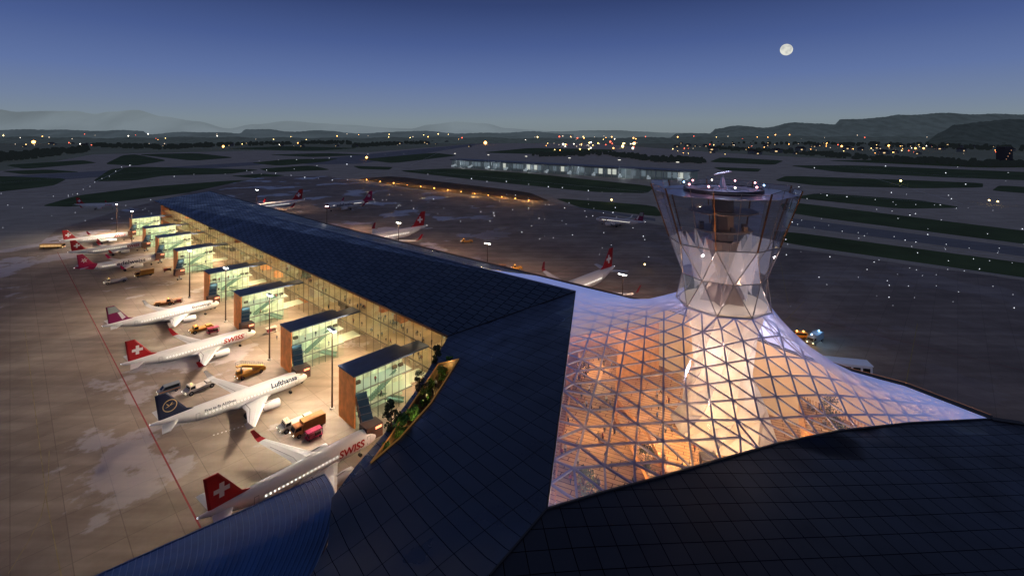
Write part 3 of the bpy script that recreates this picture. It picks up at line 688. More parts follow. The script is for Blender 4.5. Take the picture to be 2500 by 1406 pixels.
for k in range(10):
    t = 2*math.pi*(k+.3)/10; MB().ball((8.9*math.cos(t),8.9*math.sin(t),62.7),.22,8,5).build('obstruction_light', [pk,pk,wht,pk,bl_l][k%5], tower)
light('POINT',(TC.x-6,TC.y-7,64.5),220,(1.,.4,.5),.2); light('POINT',(TC.x+6,TC.y-7,64.5),220,(1.,.4,.5),.2); light('POINT',(TC.x,TC.y,67),500,(.72,.78,1.),.1)
rad = thing('radar', 'white rotating radar on a cone in the middle of the tower top', 'radar', (TC.x,TC.y,61.45))
MB().cyl((0,0,0),(0,0,2.8),1.0,.35,12).build('pedestal', M('radar white',(.6,.62,.7),.4), rad)
MB().cyl((0,0,2.8),(0,0,3.3),.3,.3,8).build('hub', steel, rad)
MB().beam((-2.1,-.5,3.5),(2.1,.5,4.2),.8,.3).build('antenna_bar', M('radar white',(.6,.62,.7),.4), rad)
light('POINT',(TC.x-5,TC.y-7,37),420,(1.,.80,.66),.3); light('POINT',(TC.x+5,TC.y-7,37),420,(1.,.80,.66),.3)
for k in range(5):
    t = 2*math.pi*k/5+.3; light('POINT',(TC.x+13*math.cos(t),TC.y+13*math.sin(t),22),3000,(1.,.88,.78),.4)
MB().cyl((0,0,34.05),(0,0,34.3),9.7,9.7,20).build('glowing_floor', M('waist floor',(.5,.42,.36),.6,0,(1.,.76,.6),.32), tower)
light('POINT',(TC.x-9,TC.y-8,46.5),260,(1.,.82,.72),.3); light('POINT',(TC.x+9,TC.y-8,46.5),260,(1.,.82,.72),.3); light('POINT',(TC.x+3,TC.y-6,54),130,(1.,.60,.36),.2)

# ---------------------------------------------------------------- roof terrace with trees
tr_ = thing('roof_terrace', 'narrow sunken planted terrace cut into the dark roof edge', 'terrace', P(1030,985,18))
TO = Vector(tr_.location)
lowc = [Vector((p.x,p.y,18.8))-TO for p in slot]; upc = [Vector((p.x,p.y,p.z+.15))-TO for p in slot]
MB().poly(lowc).build('terrace_floor', M('terrace floor',(.20,.14,.06),.8,noise=(1.5,.5)), tr_)
m = MB(); n = len(slot); m.add(lowc+upc, [(i,(i+1)%n,(i+1)%n+n,i+n) for i in range(n)]); m.build('terrace_wall', M('terrace wall',(.40,.24,.09),.6,noise=(1.,.4)), tr_)
m = MB()
for i in range(n): m.beam(upc[i]+Vector((0,0,.05)), upc[(i+1)%n]+Vector((0,0,.05)), .2,.2)
m.build('rim', M('rim copper',(.65,.30,.07),.4,.2,(1.,.5,.12),.08), tr_)
for (x,y) in [(1095,893),(1068,928),(1042,965),(1010,1015),(965,1068)]:
    p = P(x,y,21.2); light('POINT', p, 75, (1.,.78,.46), .12)
bark = M('bark',(.06,.04,.025),.9)
def tree(p, h, r, leafmat, label, cat='tree', n=900, shape=1.0, group=None, ls=1.):
    o = thing(cat, label, cat, p, random.uniform(0,6), group)
    m = MB(); m.cyl((0,0,0),(0,0,h*.8),h*.03,h*.012,7)
    for k in range(7):
        t = random.uniform(0,6.28); z = h*random.uniform(.2,.65); m.cyl((0,0,z),(r*.7*math.cos(t),r*.7*math.sin(t),z+h*.18),h*.012,h*.004,5)
    m.build('trunk', bark, o)
    m = MB(); cl_ = []
    for k in range(26):
        z = random.uniform(.16,.98)*h; f = math.sin(math.pi*min(1,max(.1,(z/h-.05)/1.0)))**.7*shape
        t = random.uniform(0,6.28); rr2 = r*f*random.uniform(.2,1); cl_.append((Vector((rr2*math.cos(t),rr2*math.sin(t),z)), r*random.uniform(.25,.42)))
    for k in range(n):
        c,cr_ = random.choice(cl_); d = Vector((random.gauss(0,1),random.gauss(0,1),random.gauss(0,1))).normalized()*cr_*random.uniform(.4,1.)
        q = c+d; a_ = Vector((random.uniform(-1,1),random.uniform(-1,1),random.uniform(-1,1))).normalized(); b_2 = a_.orthogonal().normalized(); s = random.uniform(.13,.28)*ls
        m.add([q-a_*s,q+b_2*s*.6,q+a_*s,q-b_2*s*.6],[(0,1,2,3)])
    m.build('crown', leafmat, o); return o
leafd = M('dark leaves',(.030,.050,.022),.7, noise=(2.,.5)); leafg = M('green leaves',(.13,.30,.045),.6, noise=(2.,.5))
tree(P(1066,896,18.9),5.2,1.4,leafd,'dark slim tree at the top end of the roof terrace')
tree(P(1024,972,18.9),5.6,1.6,leafd,'dark slim tree in the middle of the roof terrace')
tree(P(955,1070,18.9),6.8,1.6,leafd,'tallest dark tree near the lower tip of the roof terrace')
for i,(x,y,h_,r_2,lab) in enumerate([(1098,900,2.6,1.4,'green shrub at the broad top end of the roof terrace'),(1078,930,3.2,1.5,'green shrub second from the top of the roof terrace'),(1052,958,2.6,1.3,'low green shrub third from the top of the roof terrace'),(1042,992,3.6,1.6,'rounded green shrub halfway along the roof terrace'),(1012,1026,2.8,1.4,'low green shrub below the middle of the roof terrace'),(982,1072,4.6,1.6,'bright green bush beside the tallest dark terrace tree'),(938,1108,1.8,.9,'smallest green shrub at the lower tip of the roof terrace')]):
    tree(P(x,y,18.9),h_,r_2,leafg,lab,'shrub')
for i,(x,y,z) in enumerate([(27,84,8),(26,92,8),(33,84,4),(58,100,4),(66,96,12),(12,78,14),(70,104,12),(17,118,14)]):
    tree(Vector((x,y,z)), random.uniform(4,6), 2.1, leafd, 'dark leafy indoor tree standing in the wooden hall', 'tree', 500, 1.2, 'indoor trees')

# ---------------------------------------------------------------- bottom-left blue ribbed roof
blue = thing('ribbed_roof', 'curved blue ribbed metal roof in the lower left foreground', 'roof', P(600,1330,0))
BO = Vector(blue.location); 
S1 = P(792,1158,15.5); S0 = P(180,1430,15.5); E1 = P(757,1410,17.5)
ax = (S0-S1); cr1 = (E1-S1)
m = MB(); rows = []; NL = 60; NA = 18
for i in range(NL+1):
    s = i/NL*1.5; row = []
    for j in range(NA+1):
        t = j/NA; p = S1+ax*s+cr1*t; p = p+Vector((2.6*math.sin(math.pi*t),0,0)); z = 15.5+2.7*math.sin(math.pi*t*.8)
        row.append(Vector((p.x,p.y,z))-BO)
    rows.append(row)
vs = sum(rows,[]); fs = []
for i in range(NL):
    for j in range(NA): k = i*(NA+1)+j; fs.append((k,k+1,k+NA+2,k+NA+1))
m.add(vs,fs)
blue_m = M('blue ribbed metal',(.035,.125,.36),.42,.2, noise=(.3,.25)); m.build('roof_sheet', blue_m, blue, True)
m = MB()
for i in range(1,NL,1):
    for j in range(NA): m.beam(rows[i][j]+Vector((0,0,.06)),rows[i][j+1]+Vector((0,0,.06)),.10,.16)
m.build('standing_seams', M('blue seam',(.07,.19,.46),.35,.3), blue)
m = MB()
for j in range(NA): m.beam(rows[0][j],rows[0][j+1],.2,.3)
for i in range(0,NL): m.beam(rows[i][0],rows[i+1][0],.2,.24)
m.build('edge_trim', M('trim blue grey',(.16,.24,.42),.35,.5), blue)
m = MB(); fl_ = [rows[i][0] for i in range(0,NL+1,6)]
for i in range(len(fl_)-1):
    a_,b_2 = fl_[i],fl_[i+1]; m.add([a_,b_2,(b_2.x,b_2.y,-BO.z),(a_.x,a_.y,-BO.z)],[(0,1,2,3)])
m.build('wall', copper, blue)

# ---------------------------------------------------------------- gate buildings
def make_gate(loc, label):
    g = thing('gate_building', label, 'gate building', loc, TH, 'gate buildings along the pier')
    LX = 17.4; WY = 8.; HZ = 13.1
    gr_ = M('gate roof',(.045,.085,.18),.36,.5, noise=(.4,.15))
    MB().box(-.3,LX,-.3,WY+.3,HZ,HZ+.35).build('roof', gr_, g)
    MB().box(-.1,.2,-.15,WY+.15,0.,HZ-.003).build('end_wall', end_copper, g)
    for z in (4.4,9.0): MB().box(.3,LX,.15,WY-.15,z-.3,z).build('floor_slab', M('gate slab',(.60,.66,.56),.6), g)
    MB().box(.3,LX,WY*.6,WY*.6+.15,0,HZ).build('partition', M('gate partition',(.66,.76,.62),.6,noise=(.5,.35)), g)
    pn = MB().add([(.05,0,0),(2.1,0,0),(2.1,0,HZ-.1),(.05,0,HZ-.1)],[(0,1,2,3)]).mesh('glass_pane', glass_gate)
    mu = MB().box(-.05,.05,-.07,.07,0,HZ-.02).mesh('mullion', M('gate mullion',(.10,.13,.12),.4,.5))
    for k in range(8):
        for yy in (0,WY):
            inst('glass_pane', pn, g, (.3+k*2.14,yy,0.05)); inst('mullion', mu, g, (.3+k*2.14,yy,0))
    for yy in (-.02,WY+.02): 
        for z in (4.05,8.7): MB().box(.3,LX,yy-.08,yy+.08,z,z+.3).build('transom', M('gate transom',(.18,.22,.20),.5), g)
    MB().box(LX+.02,24.2,1.2,6.8,12.4,12.8).build('link_roof', gr_, g)
    MB().box(LX+.02,24.2,1.4,6.6,4.0,4.4).build('link_floor', M('gate slab',(.60,.66,.56),.6), g)
    MB().add([(LX+.02,1.4,4.4),(24.,1.4,4.4),(24.,1.4,12.4),(LX+.02,1.4,12.4)],[(0,1,2,3)]).build('link_glass', glass_gate, g)
    cl = MB().box(0,3.2,0,.6,-.06,0).mesh('ceiling_light', cool_e)
    for k in range(4):
        for z in (3.95,8.6,HZ-.1): inst('ceiling_light', cl, g, (.9+k*4.1,1.6,z))
    sm = M('stair',(.14,.26,.23),.5)
    m = MB(); stairs(m,(5,2.0,4.4),(13,2.0,9.0),1.6,16); m.beam((5,1.2,5.3),(13,1.2,9.9),.12,.7); m.build('staircase', sm, g)
    m = MB(); stairs(m,(15.5,2.0,0.05),(8,2.0,4.4),1.6,16); m.beam((15.5,1.2,1.),(8,1.2,5.3),.12,.7); m.build('staircase', sm, g)
    for k,(x_,z_) in enumerate([(1.6,4.4),(3.4,4.4),(13.4,9.0),(15.4,9.0),(2.2,9.0)]):
        MB().box(x_,x_+1.3,3.2,4.0,z_,z_+.8).build('bench', dk, g)
    return g
def make_bridge(loc, label):
    j = thing('jet_bridge', label, 'jet bridge', loc, TH, 'boarding bridges beside the gate buildings')
    a_ = Vector((1.6,-.2,7.6)); b_2 = Vector((-1.2,-8.6,4.9))
    MB().beam(a_,b_2,2.6,2.7).build('tunnel', M('bridge tunnel',(.06,.12,.19),.2,.5), j)
    m = MB()
    for t in (0.02,.25,.5,.75,.98):
        p = a_.lerp(b_2,t); q = a_.lerp(b_2,t+.015); m.beam(p,q,2.8,2.9)
    m.build('tunnel_frame', M('bridge frame',(.14,.16,.2),.4,.5), j)
    m = MB(); m.box(-3.3,.9,-11.8,-8.4,3.2,6.3); m.build('cab', M('bridge cab',(.10,.05,.04),.5), j)
    m = MB()
    for t in range(6): m.box(-3.35,-3.2,-11.8+t*.6,-11.5+t*.6,3.0,3.4)
    m.build('bumper', yel_line, j)
    m = MB(); m.cyl((-.5,-7.6,0.9),(-.5,-7.6,3.9),.4,n=10).box(-1.6,.6,-8.2,-7.0,.55,.95); m.build('support_column', steel, j)
    for s in (-1.2,.3): MB().cyl((s,-7.6,.5),(s-.4,-7.6,.5),.5,n=12).build('wheel', rubber, j)
    MB().box(-1.,.6,-11.9,-11.81,5.4,5.9).build('cab_lamp', E('cab lamp',(1.,.3,.15),3.), j)
    return j
GA = [111.5,151,197.5,238.8,297,342.8,382.6,432.7]
gl = ['nearest gate building, copper end wall and green lit stairs','second nearest gate building with copper end wall','third gate building counted from the foreground','fourth gate building counted from the foreground','fifth gate building along the pier','sixth gate building along the pier','seventh gate building, second from the far end of the pier','farthest gate building at the far end of the pier']
g0 = make_gate(L(GA[0],60), gl[0]); j0 = make_bridge(L(GA[0],60), 'boarding bridge at the nearest gate building')
for i in range(1,8):
    copy_tree(g0, L(GA[i],60), TH, gl[i]); copy_tree(j0, L(GA[i],60), TH, 'boarding bridge at the '+['','second nearest','third','fourth','fifth','sixth','seventh','farthest'][i]+' gate building')
for i in range(8):
    a1 = GA[i]+9; a2 = GA[i+1] if i < 7 else 474
    am = (a1+a2)/2; ln = a2-a1
    light('AREA', L(am,80.5,12.2), 17000*ln/34, (1.,.68,.40), 2.2, ln*.86, (0,math.radians(54),TH))  # added area light per gate gap, no fitting, stands in for facade glow
light('AREA', L(100,80.5,12.2), 8000, (1.,.68,.40), 2.2, 12, (0,math.radians(54),TH))  # another added light without fitting, at the near pier corner
light('AREA', L(87,67,11.5), 6500, (1.,.76,.55), 2., 12, (0,math.radians(45),TH))  # unseen area light added to brighten the nearest jet

# ---------------------------------------------------------------- light masts
def make_mast(loc, label, rz=TH):
    t = thing('light_mast', label, 'light mast', loc, rz, 'floodlight masts on the apron')
    MB().cyl((0,0,.3),(0,0,21.6),.25,.13,10).build('pole', M('mast pole',(.10,.06,.045),.5,.4), t)
    MB().cyl((0,0,0),(0,0,.45),.7,.6,12).build('base', concrete, t)
    MB().box(-.5,.5,-1.7,1.7,21.55,21.7).build('head_frame', steel, t)
    lm = MB().box(-.4,.4,-.3,.3,21.3,21.54).mesh('floodlight', white_e)
    for k in range(4): inst('floodlight', lm, t, (0,-1.25+k*.83,0))
    return t
ml = [((811,1010),'light mast beside the nearest gate building'),((658,880),'light mast beside the second gate building'),((551,788),'light mast in front of the third gate building'),((463,725),'light mast in front of the fourth gate building'),((322,597),'light mast behind the farthest parked jets'),((285,560),'leftmost light mast near the end of the pier')]
mt0 = None
for i,((x,y),lab) in enumerate(ml):
    ztop = {0:803,1:718,2:652,3:610,4:515,5:498}[i]; p = P(x,ztop,21.7); p.z = 0
    if mt0 is None: mt0 = make_mast(p,lab)
    else: copy_tree(mt0,p,TH,lab)
    light('SPOT', (p.x-VX*.5,p.y-VY*.5,20.9), 50000, (1.,.81,.62), .5, rot=(0,math.radians(40),TH), spot=122, blend=.9)
mr_ = [((1190,593),'light mast in the middle of the right apron'),((973,543),'light mast behind the pier ridge beside the red tailed jet'),((1520,668),'light mast beside the jet left of the control tower'),((798,503),'light mast near the pink tailed jet'),((627,463),'farthest light mast behind the pier roof')]
for (x,y),lab in mr_:
    p = P(x,y,21.7); p.z = 0; copy_tree(mt0,p,TH+math.pi,lab)
    light('SPOT', (p.x+VX*.5,p.y+VY*.5,20.9), 80000, (1.,.64,.43), .5, rot=(0,math.radians(-14),TH), spot=162, blend=1.)

# ---------------------------------------------------------------- aircraft
def ringx(x, r, zc, n=20): return [Vector((x, r*math.cos(2*math.pi*k/n), zc+r*math.sin(2*math.pi*k/n))) for k in range(n)]
NX = 17.5
prof = [(0,.08,3.55),(-.35,.62,3.55),(-1.0,1.05,3.62),(-2.0,1.45,3.72),(-3.2,1.76,3.82),(-4.6,1.94,3.9),(-6,2.,3.95),(-12,2.,3.95),(-18,2.,3.95),(-24,2.,3.95),(-27,1.88,4.07),(-30,1.5,4.4),(-33,1.0,4.8),(-35.5,.6,5.1),(-37.2,.3,5.3),(-37.55,.1,5.35)]
def fuse_mat(name, nose=None, tail=None, tx=-28.):
    m = bpy.data.materials.new(name); m.use_nodes = True; nt = m.node_tree; b = nt.nodes['Principled BSDF']
    tc = nt.nodes.new('ShaderNodeTexCoord'); s = nt.nodes.new('ShaderNodeSeparateXYZ'); nt.links.new(tc.outputs['Object'], s.inputs[0])
    base = nt.nodes.new('ShaderNodeMapRange'); base.inputs['From Min'].default_value=2.3; base.inputs['From Max'].default_value=2.5
    nt.links.new(s.outputs['Z'], base.inputs['Value'])
    mx = nt.nodes.new('ShaderNodeMix'); mx.data_type='RGBA'; mx.inputs['A'].default_value=(.50,.50,.52,1); mx.inputs['B'].default_value=(.84,.83,.82,1)
    nt.links.new(base.outputs['Result'], mx.inputs['Factor']); last = mx.outputs['Result']
    for colr, edge, sg in ((nose, NX-3.2, 1),(tail, NX+tx, -1)):
        if colr:
            ad = nt.nodes.new('ShaderNodeMath'); ad.operation='MULTIPLY_ADD'; ad.inputs[1].default_value=-.5*sg if sg>0 else -.6; nt.links.new(s.outputs['Z'], ad.inputs[0]); nt.links.new(s.outputs['X'], ad.inputs[2])
            c = nt.nodes.new('ShaderNodeMath'); c.operation='GREATER_THAN' if sg>0 else 'LESS_THAN'; c.inputs[1].default_value=edge-2.; nt.links.new(ad.outputs[0], c.inputs[0])
            m2 = nt.nodes.new('ShaderNodeMix'); m2.data_type='RGBA'; nt.links.new(c.outputs[0], m2.inputs['Factor']); nt.links.new(last, m2.inputs['A']); m2.inputs['B'].default_value=(*colr,1); last = m2.outputs['Result']
    nt.links.new(last, b.inputs['Base Color']); b.inputs['Roughness'].default_value=.3; b.inputs['Coat Weight'].default_value=.3
    return m
RED=(.40,.012,.016); NAVY=(.012,.025,.07); PINK=(.45,.015,.085); BURG=(.20,.01,.085)
fw = fuse_mat('fuselage white'); fe = fuse_mat('fuselage pink ends', PINK, PINK, -30.)
def wing_mesh(sg, pts, zt=0):
    m = MB(); rings = []
    for y,xl,xt,z,th in pts:
        c = xl-xt; rings.append([Vector((xl,sg*y,z)),Vector((xl-c*.15,sg*y,z+th*.5)),Vector((xl-c*.45,sg*y,z+th*.5)),Vector((xt,sg*y,z)),Vector((xl-c*.45,sg*y,z-th*.4)),Vector((xl-c*.15,sg*y,z-th*.45))])
    m.loft(rings); return m
fus_me = MB().loft([ringx(NX+x,r,z) for x,r,z in prof])
WING = [(1.2,NX-11.2,NX-18.6,2.6,.9),(6.2,NX-14.0,NX-18.5,3.05,.6),(16.4,NX-19.6,NX-21.3,4.0,.22)]
wgm = M('wing grey white',(.66,.66,.67),.35)
wm = {s: wing_mesh(s, WING).mesh('wing', wgm) for s in (1,-1)}
flapm = {s: MB().add([Vector((NX-17.5,s*2.2,3.12)),Vector((NX-17.55,s*2.25,3.13)),Vector((NX-17.6,s*6.3,3.36)),Vector((NX-19.9,s*13.2,3.80)),Vector((NX-20.05,s*13.2,3.80)),Vector((NX-17.78,s*6.3,3.35)),Vector((NX-17.7,s*2.2,3.1))],[(0,1,2,3,4,5,6)]).mesh('flap_line', M('flap line',(.2,.2,.22),.5)) for s in (1,-1)}
sh = {}
for s in (1,-1):
    m = MB(); m.loft([[Vector((NX-19.6,s*16.4,3.98)),Vector((NX-21.3,s*16.4,3.98)),Vector((NX-21.3,s*16.5,4.06)),Vector((NX-19.6,s*16.5,4.06))],
                      [Vector((NX-20.3,s*17.3,4.6)),Vector((NX-21.7,s*17.3,4.6)),Vector((NX-21.7,s*17.4,4.6)),Vector((NX-20.3,s*17.4,4.6))],
                      [Vector((NX-21.7,s*17.8,6.5)),Vector((NX-22.5,s*17.8,6.5)),Vector((NX-22.5,s*17.88,6.5)),Vector((NX-21.7,s*17.88,6.5))]]); sh[s] = m
st = {s: wing_mesh(s,[(.4,NX-31.6,NX-35.4,4.75,.4),(6.2,NX-34.6,NX-36.3,5.3,.15)]).mesh('tailplane', wgm) for s in (1,-1)}
FIN = [(-28.2,5.75),(-30.2,6.5),(-34.3,11.9),(-36.7,11.9),(-35.9,5.3)]
FINI = [(-29.6,5.8),(-30.9,6.7),(-34.6,11.8),(-36.3,11.8),(-35.4,5.35)]
def fin_builder():
    m = MB(); n = 5
    vs = [Vector((NX+x,0,z)) for x,z in FIN]+[Vector((NX+x,.17,z)) for x,z in FINI]+[Vector((NX+x,-.17,z)) for x,z in FINI]
    fs = [tuple(range(5,10)),tuple(range(14,9,-1))]
    for i in range(5): j=(i+1)%5; fs += [(i,j,j+5,i+5),(i,i+10,j+10,j)]
    m.add(vs,fs); return m
def nac(s):
    m = MB(); rings = []
    for x,r in ((-10.2,.98),(-10.35,1.12),(-11.5,1.2),(-13,1.1),(-14.4,.85)): rings.append(ringx(NX+x,r,2.0,16))
    m.loft([[Vector((p.x,p.y+s*5.75,p.z)) for p in r] for r in rings], False)
    inner = [ringx(NX-10.2,.98,2.0,16),ringx(NX-11.0,.9,2.0,16)]
    m.loft([[Vector((p.x,p.y+s*5.75,p.z)) for p in r] for r in inner], False); return m
nacm = M('nacelle white',(.76,.76,.77),.3)
nm = {s: nac(s).mesh('engine', nacm, True) for s in (1,-1)}
fan = {s: MB().cyl((NX-10.9,s*5.75,2.0),(NX-10.95,s*5.75,2.0),.9,n=16).cyl((NX-10.4,s*5.75,2.0),(NX-10.9,s*5.75,2.0),.05,.3,10).mesh('fan', dark_steel) for s in (1,-1)}
exh = {s: MB().cyl((NX-14.0,s*5.75,2.0),(NX-15.4,s*5.75,2.0),.62,.3,12).mesh('exhaust', M('exhaust',(.2,.18,.16),.4,.8)) for s in (1,-1)}
pyl = {s: MB().prism([(NX-11.2,3.05),(NX-12.5,3.3),(NX-17.0,3.0),(NX-14.6,2.3)], s*5.75-.15, s*5.75+.15).mesh('pylon', wgm) for s in (1,-1)}
def wheel(m, x, y, r, wd): m.cyl((x,y-wd/2,r),(x,y+wd/2,r),r,n=14)
gearm = {}
m = MB(); m.cyl((NX-5.07,0,.4),(NX-5.07,0,2.2),.1,n=8); gearm['n'] = m.mesh('nose_gear', steel)
m = MB(); wheel(m,NX-5.07,.25,.38,.2); wheel(m,NX-5.07,-.25,.38,.2); gearm['nw'] = m.mesh('wheel', rubber)
for s in (1,-1):
    m = MB(); m.cyl((NX-17.7,s*3.8,.55),(NX-17.4,s*3.6,2.8),.15,n=8); gearm[s] = m.mesh('main_gear', steel)
    m = MB(); wheel(m,NX-17.7,s*3.8+.45,.58,.38); wheel(m,NX-17.7,s*3.8-.45,.58,.38); gearm[(s,'w')] = m.mesh('wheel', rubber)
belly = MB().loft([[Vector((x+NX, w_*math.cos(t), 2.6+ h_*math.sin(t))) for t in [2*math.pi*k/14 for k in range(14)]] for x,w_,h_ in ((-9.5,.6,.3),(-12,2.1,.95),(-19,2.1,.95),(-22,.6,.3))]).mesh('belly_fairing', nacm, True)
def surf(x, th, s, R=2.0, off=.02): return Vector((x, s*(R+off)*math.cos(th), 3.95+(R+off)*math.sin(th)))
win = {}
for s in (1,-1):
    t0 = .10
    m = MB(); a_ = [surf(-.13,t0-.08,s,off=.012),surf(.13,t0-.08,s,off=.012),surf(.13,t0+.08,s,off=.012),surf(-.13,t0+.08,s,off=.012)]; m.poly(a_); win[s] = m.mesh('window', E('cabin window',(1.,.95,.82),2.6))
doorm = {}
for s in (1,-1):
    m = MB(); a0_,a1_ = -.4,.5
    pts_ = [surf(-.45,a0_,s),surf(.45,a0_,s),surf(.45,a1_,s),surf(-.45,a1_,s),surf(-.38,a0_+.04,s),surf(.38,a0_+.04,s),surf(.38,a1_-.04,s),surf(-.38,a1_-.04,s)]
    m.add(pts_,[(0,1,5,4),(1,2,6,5),(2,3,7,6),(3,0,4,7)])
    doorm[s] = m.mesh('door_outline', M('door line',(.25,.25,.27),.5))
ck = MB()
for s in (1,-1):
    ck.add([Vector((NX-1.55,s*.10,4.98)),Vector((NX-1.55,s*.75,4.80)),Vector((NX-2.55,s*.95,5.30)),Vector((NX-2.55,s*.10,5.52))],[(0,1,2,3)])
    ck.add([Vector((NX-1.6,s*.83,4.76)),Vector((NX-2.3,s*1.28,4.72)),Vector((NX-3.0,s*1.42,5.02)),Vector((NX-2.6,s*1.02,5.26))],[(0,1,2,3)])
cockpit = ck.mesh('cockpit_window', M('cockpit glass',(.01,.01,.015),.1))
def text_flat(s, size, bold=.02, shear=0.):
    cu = bpy.data.curves.new('lettering','FONT'); cu.body = s; cu.size = size; cu.offset = bold; cu.resolution_u = 3; cu.shear = shear
    o = bpy.data.objects.new('lettering', cu); C.objects.link(o); bpy.context.view_layer.update()
    me = bpy.data.meshes.new_from_object(o.evaluated_get(bpy.context.evaluated_depsgraph_get()))
    bpy.data.objects.remove(o); bm = bmesh.new(); bm.from_mesh(me)
    k = -size*.4
    while k < size*1.1:
        bmesh.ops.bisect_plane(bm, geom=bm.verts[:]+bm.edges[:]+bm.faces[:], plane_co=(0,k,0), plane_no=(0,1,0)); k += .2
    bm.to_mesh(me); bm.free(); return me
def put_text(par, s, size, x0, th0, mat, bold=.03, stretch=1., shear=0., label=None):
    me = text_flat(s, size, bold, shear); wd = max(v.co.x for v in me.vertices)*stretch
    for sd in (1,-1):
        m2 = me.copy()
        for v in m2.vertices:
            tx, ty = v.co.x*stretch, v.co.y
            x = NX+x0-wd/2+tx if sd < 0 else NX+x0+wd/2-tx
            v.co = surf(x, th0+ty/2.0, sd, off=.035)
        m2.materials.clear(); m2.materials.append(mat)
        o = bpy.data.objects.new('lettering', m2); C.objects.link(o); o.parent = par
def decal(par, name, polys, mat, off=.19):
    for sd in (1,-1):
        m = MB()
        for p in polys: m.poly([Vector((NX+x,sd*off,z)) for x,z in p])
        m.build(name, mat, par)
redm = M('livery red',RED,.3); navy = M('livery navy',NAVY,.3); pinkm = M('livery pink',PINK,.3); burg = M('livery burgundy',BURG,.3); whm = M('livery white',(.85,.85,.85),.3)
def make_plane(kind, loc, hd, label, wins=True, sc_=1., tx0=-7.6):
    o = thing('airliner', label, 'airliner', (loc.x,loc.y,0.), hd)
    o.scale = (sc_,)*3
    b = MB(); b.v = list(fus_me.v); b.f = list(fus_me.f); b.build('fuselage', fe if kind=='e' else fw, o, True)
    finmat = {'s':redm,'l':navy,'e':pinkm,'w':burg}[kind]
    fin = fin_builder().build('fin', finmat, o)
    big = {'s':(tx0+3.2,tx0-3.2),'l':(99,98),'e':(-7.5,-21.5),'w':(99,98)}[kind]
    for s in (1,-1):
        wg = inst('wing', wm[s], o); inst('flap_line', flapm[s], wg)
        q = MB(); q.v = list(sh[s].v); q.f = list(sh[s].f); q.build('winglet', whm if kind in 'lw' else finmat, wg)
        inst('tailplane', st[s], o)
        en = inst('engine', nm[s], o); inst('fan', fan[s], en); inst('exhaust', exh[s], en); inst('pylon', pyl[s], o)
        g = inst('main_gear', gearm[s], o); inst('wheel', gearm[(s,'w')], g)
        for dx in (-3.9,-28.2): inst('door_outline', doorm[s], o, (NX+dx,0,0))
        if wins:
            for k in range(26):
                x = -6.0-k*.82
                if big[1] < x < big[0]: continue
                inst('window', win[s], o, (NX+x,0,0))
    g = inst('nose_gear', gearm['n'], o); inst('wheel', gearm['nw'], g)
    inst('belly_fairing', belly, o); inst('cockpit_window', cockpit, o)
    MB().ball((NX-37.6,0,5.4),.10,6,4).build('tail_light', E('nav light',(1.,1.,1.),8.), o)
    cx, cz = -33.7, 8.5
    if kind == 's':
        a_, l_ = .42, 1.35
        decal(fin,'cross_emblem',[[(cx-l_,cz-a_),(cx-a_,cz-a_),(cx-a_,cz-l_),(cx+a_,cz-l_),(cx+a_,cz-a_),(cx+l_,cz-a_),(cx+l_,cz+a_),(cx+a_,cz+a_),(cx+a_,cz+l_),(cx-a_,cz+l_),(cx-a_,cz+a_),(cx-l_,cz+a_)]],whm)
        put_text(o,'SWISS',2.1,tx0,-.28,redm,.06,1.1,.12)
    elif kind == 'l':
        yl = M('emblem pale gold',(.75,.55,.25),.4)
        ring = []; n = 28
        for k in range(n):
            t0, t1 = 2*math.pi*k/n, 2*math.pi*(k+1)/n
            ring.append([(cx+1.5*math.cos(t0),cz+1.5*math.sin(t0)),(cx+1.5*math.cos(t1),cz+1.5*math.sin(t1)),(cx+1.3*math.cos(t1),cz+1.3*math.sin(t1)),(cx+1.3*math.cos(t0),cz+1.3*math.sin(t0))])
        bird = [[(cx-1.,cz-.35),(cx-.1,cz-.15),(cx+.1,cz+.05),(cx-.3,cz+.0)],[(cx-.1,cz-.15),(cx+.45,cz+.35),(cx+.55,cz+.8),(cx+.0,cz+.2)],[(cx-.15,cz-.1),(cx-.6,cz+.3),(cx-.75,cz+.75),(cx-.2,cz+.25)],[(cx+.1,cz),(cx+1.1,cz+.25),(cx+.1,cz+.15)]]
        decal(fin,'crane_emblem',ring,yl); decal(fin,'crane_emblem',bird,yl,.192)
        put_text(o,'Lufthansa',1.75,-7.4,.24,navy,.05,1.05)
        put_text(o,'First to fly A320neo',.8,-23.2,.34,navy,.02,1.1)
    elif kind == 'e':
        pet = []
        for k in range(6):
            t = 2*math.pi*k/6+.3; c,s_ = math.cos(t),math.sin(t)
            pet.append([(cx+.15*c,cz+.15*s_),(cx+.7*c-.3*s_,cz+.7*s_+.3*c),(cx+1.45*c,cz+1.45*s_),(cx+.7*c+.3*s_,cz+.7*s_-.3*c)])
        decal(fin,'flower_emblem',pet,whm); decal(fin,'flower_centre',[[(cx+.3*math.cos(k),cz+.3*math.sin(k)) for k in range(6)]],M('flower yellow',(.7,.5,.1),.5),.197)
        put_text(o,'edelweiss',2.9,-14.5,-.40,M('livery dark grey',(.06,.06,.09),.4),.07,1.12)
    elif kind == 'w':
        decal(fin,'stripe',[[(-34.1,11.6),(-36.3,11.75),(-35.9,9.2),(-32.6,9.4)]],M('livery grey green',(.30,.36,.34),.4))
        decal(fin,'stripe',[[(-31.0,6.8),(-32.5,9.2),(-33.4,9.2),(-32.0,6.2)]],whm,.192)
        put_text(o,'Eurowings',1.45,-7.0,.25,M('livery dark grey',(.06,.06,.09),.4),.04,1.1)
    return o
def nose_at(kind, x, y, label, hd=TH, tx0=-7.6):
    p = P(x,y,3.6); h = Vector((math.cos(hd),math.sin(hd),0)); return make_plane(kind, p-h*17.5, hd, label, True, 1., tx0)
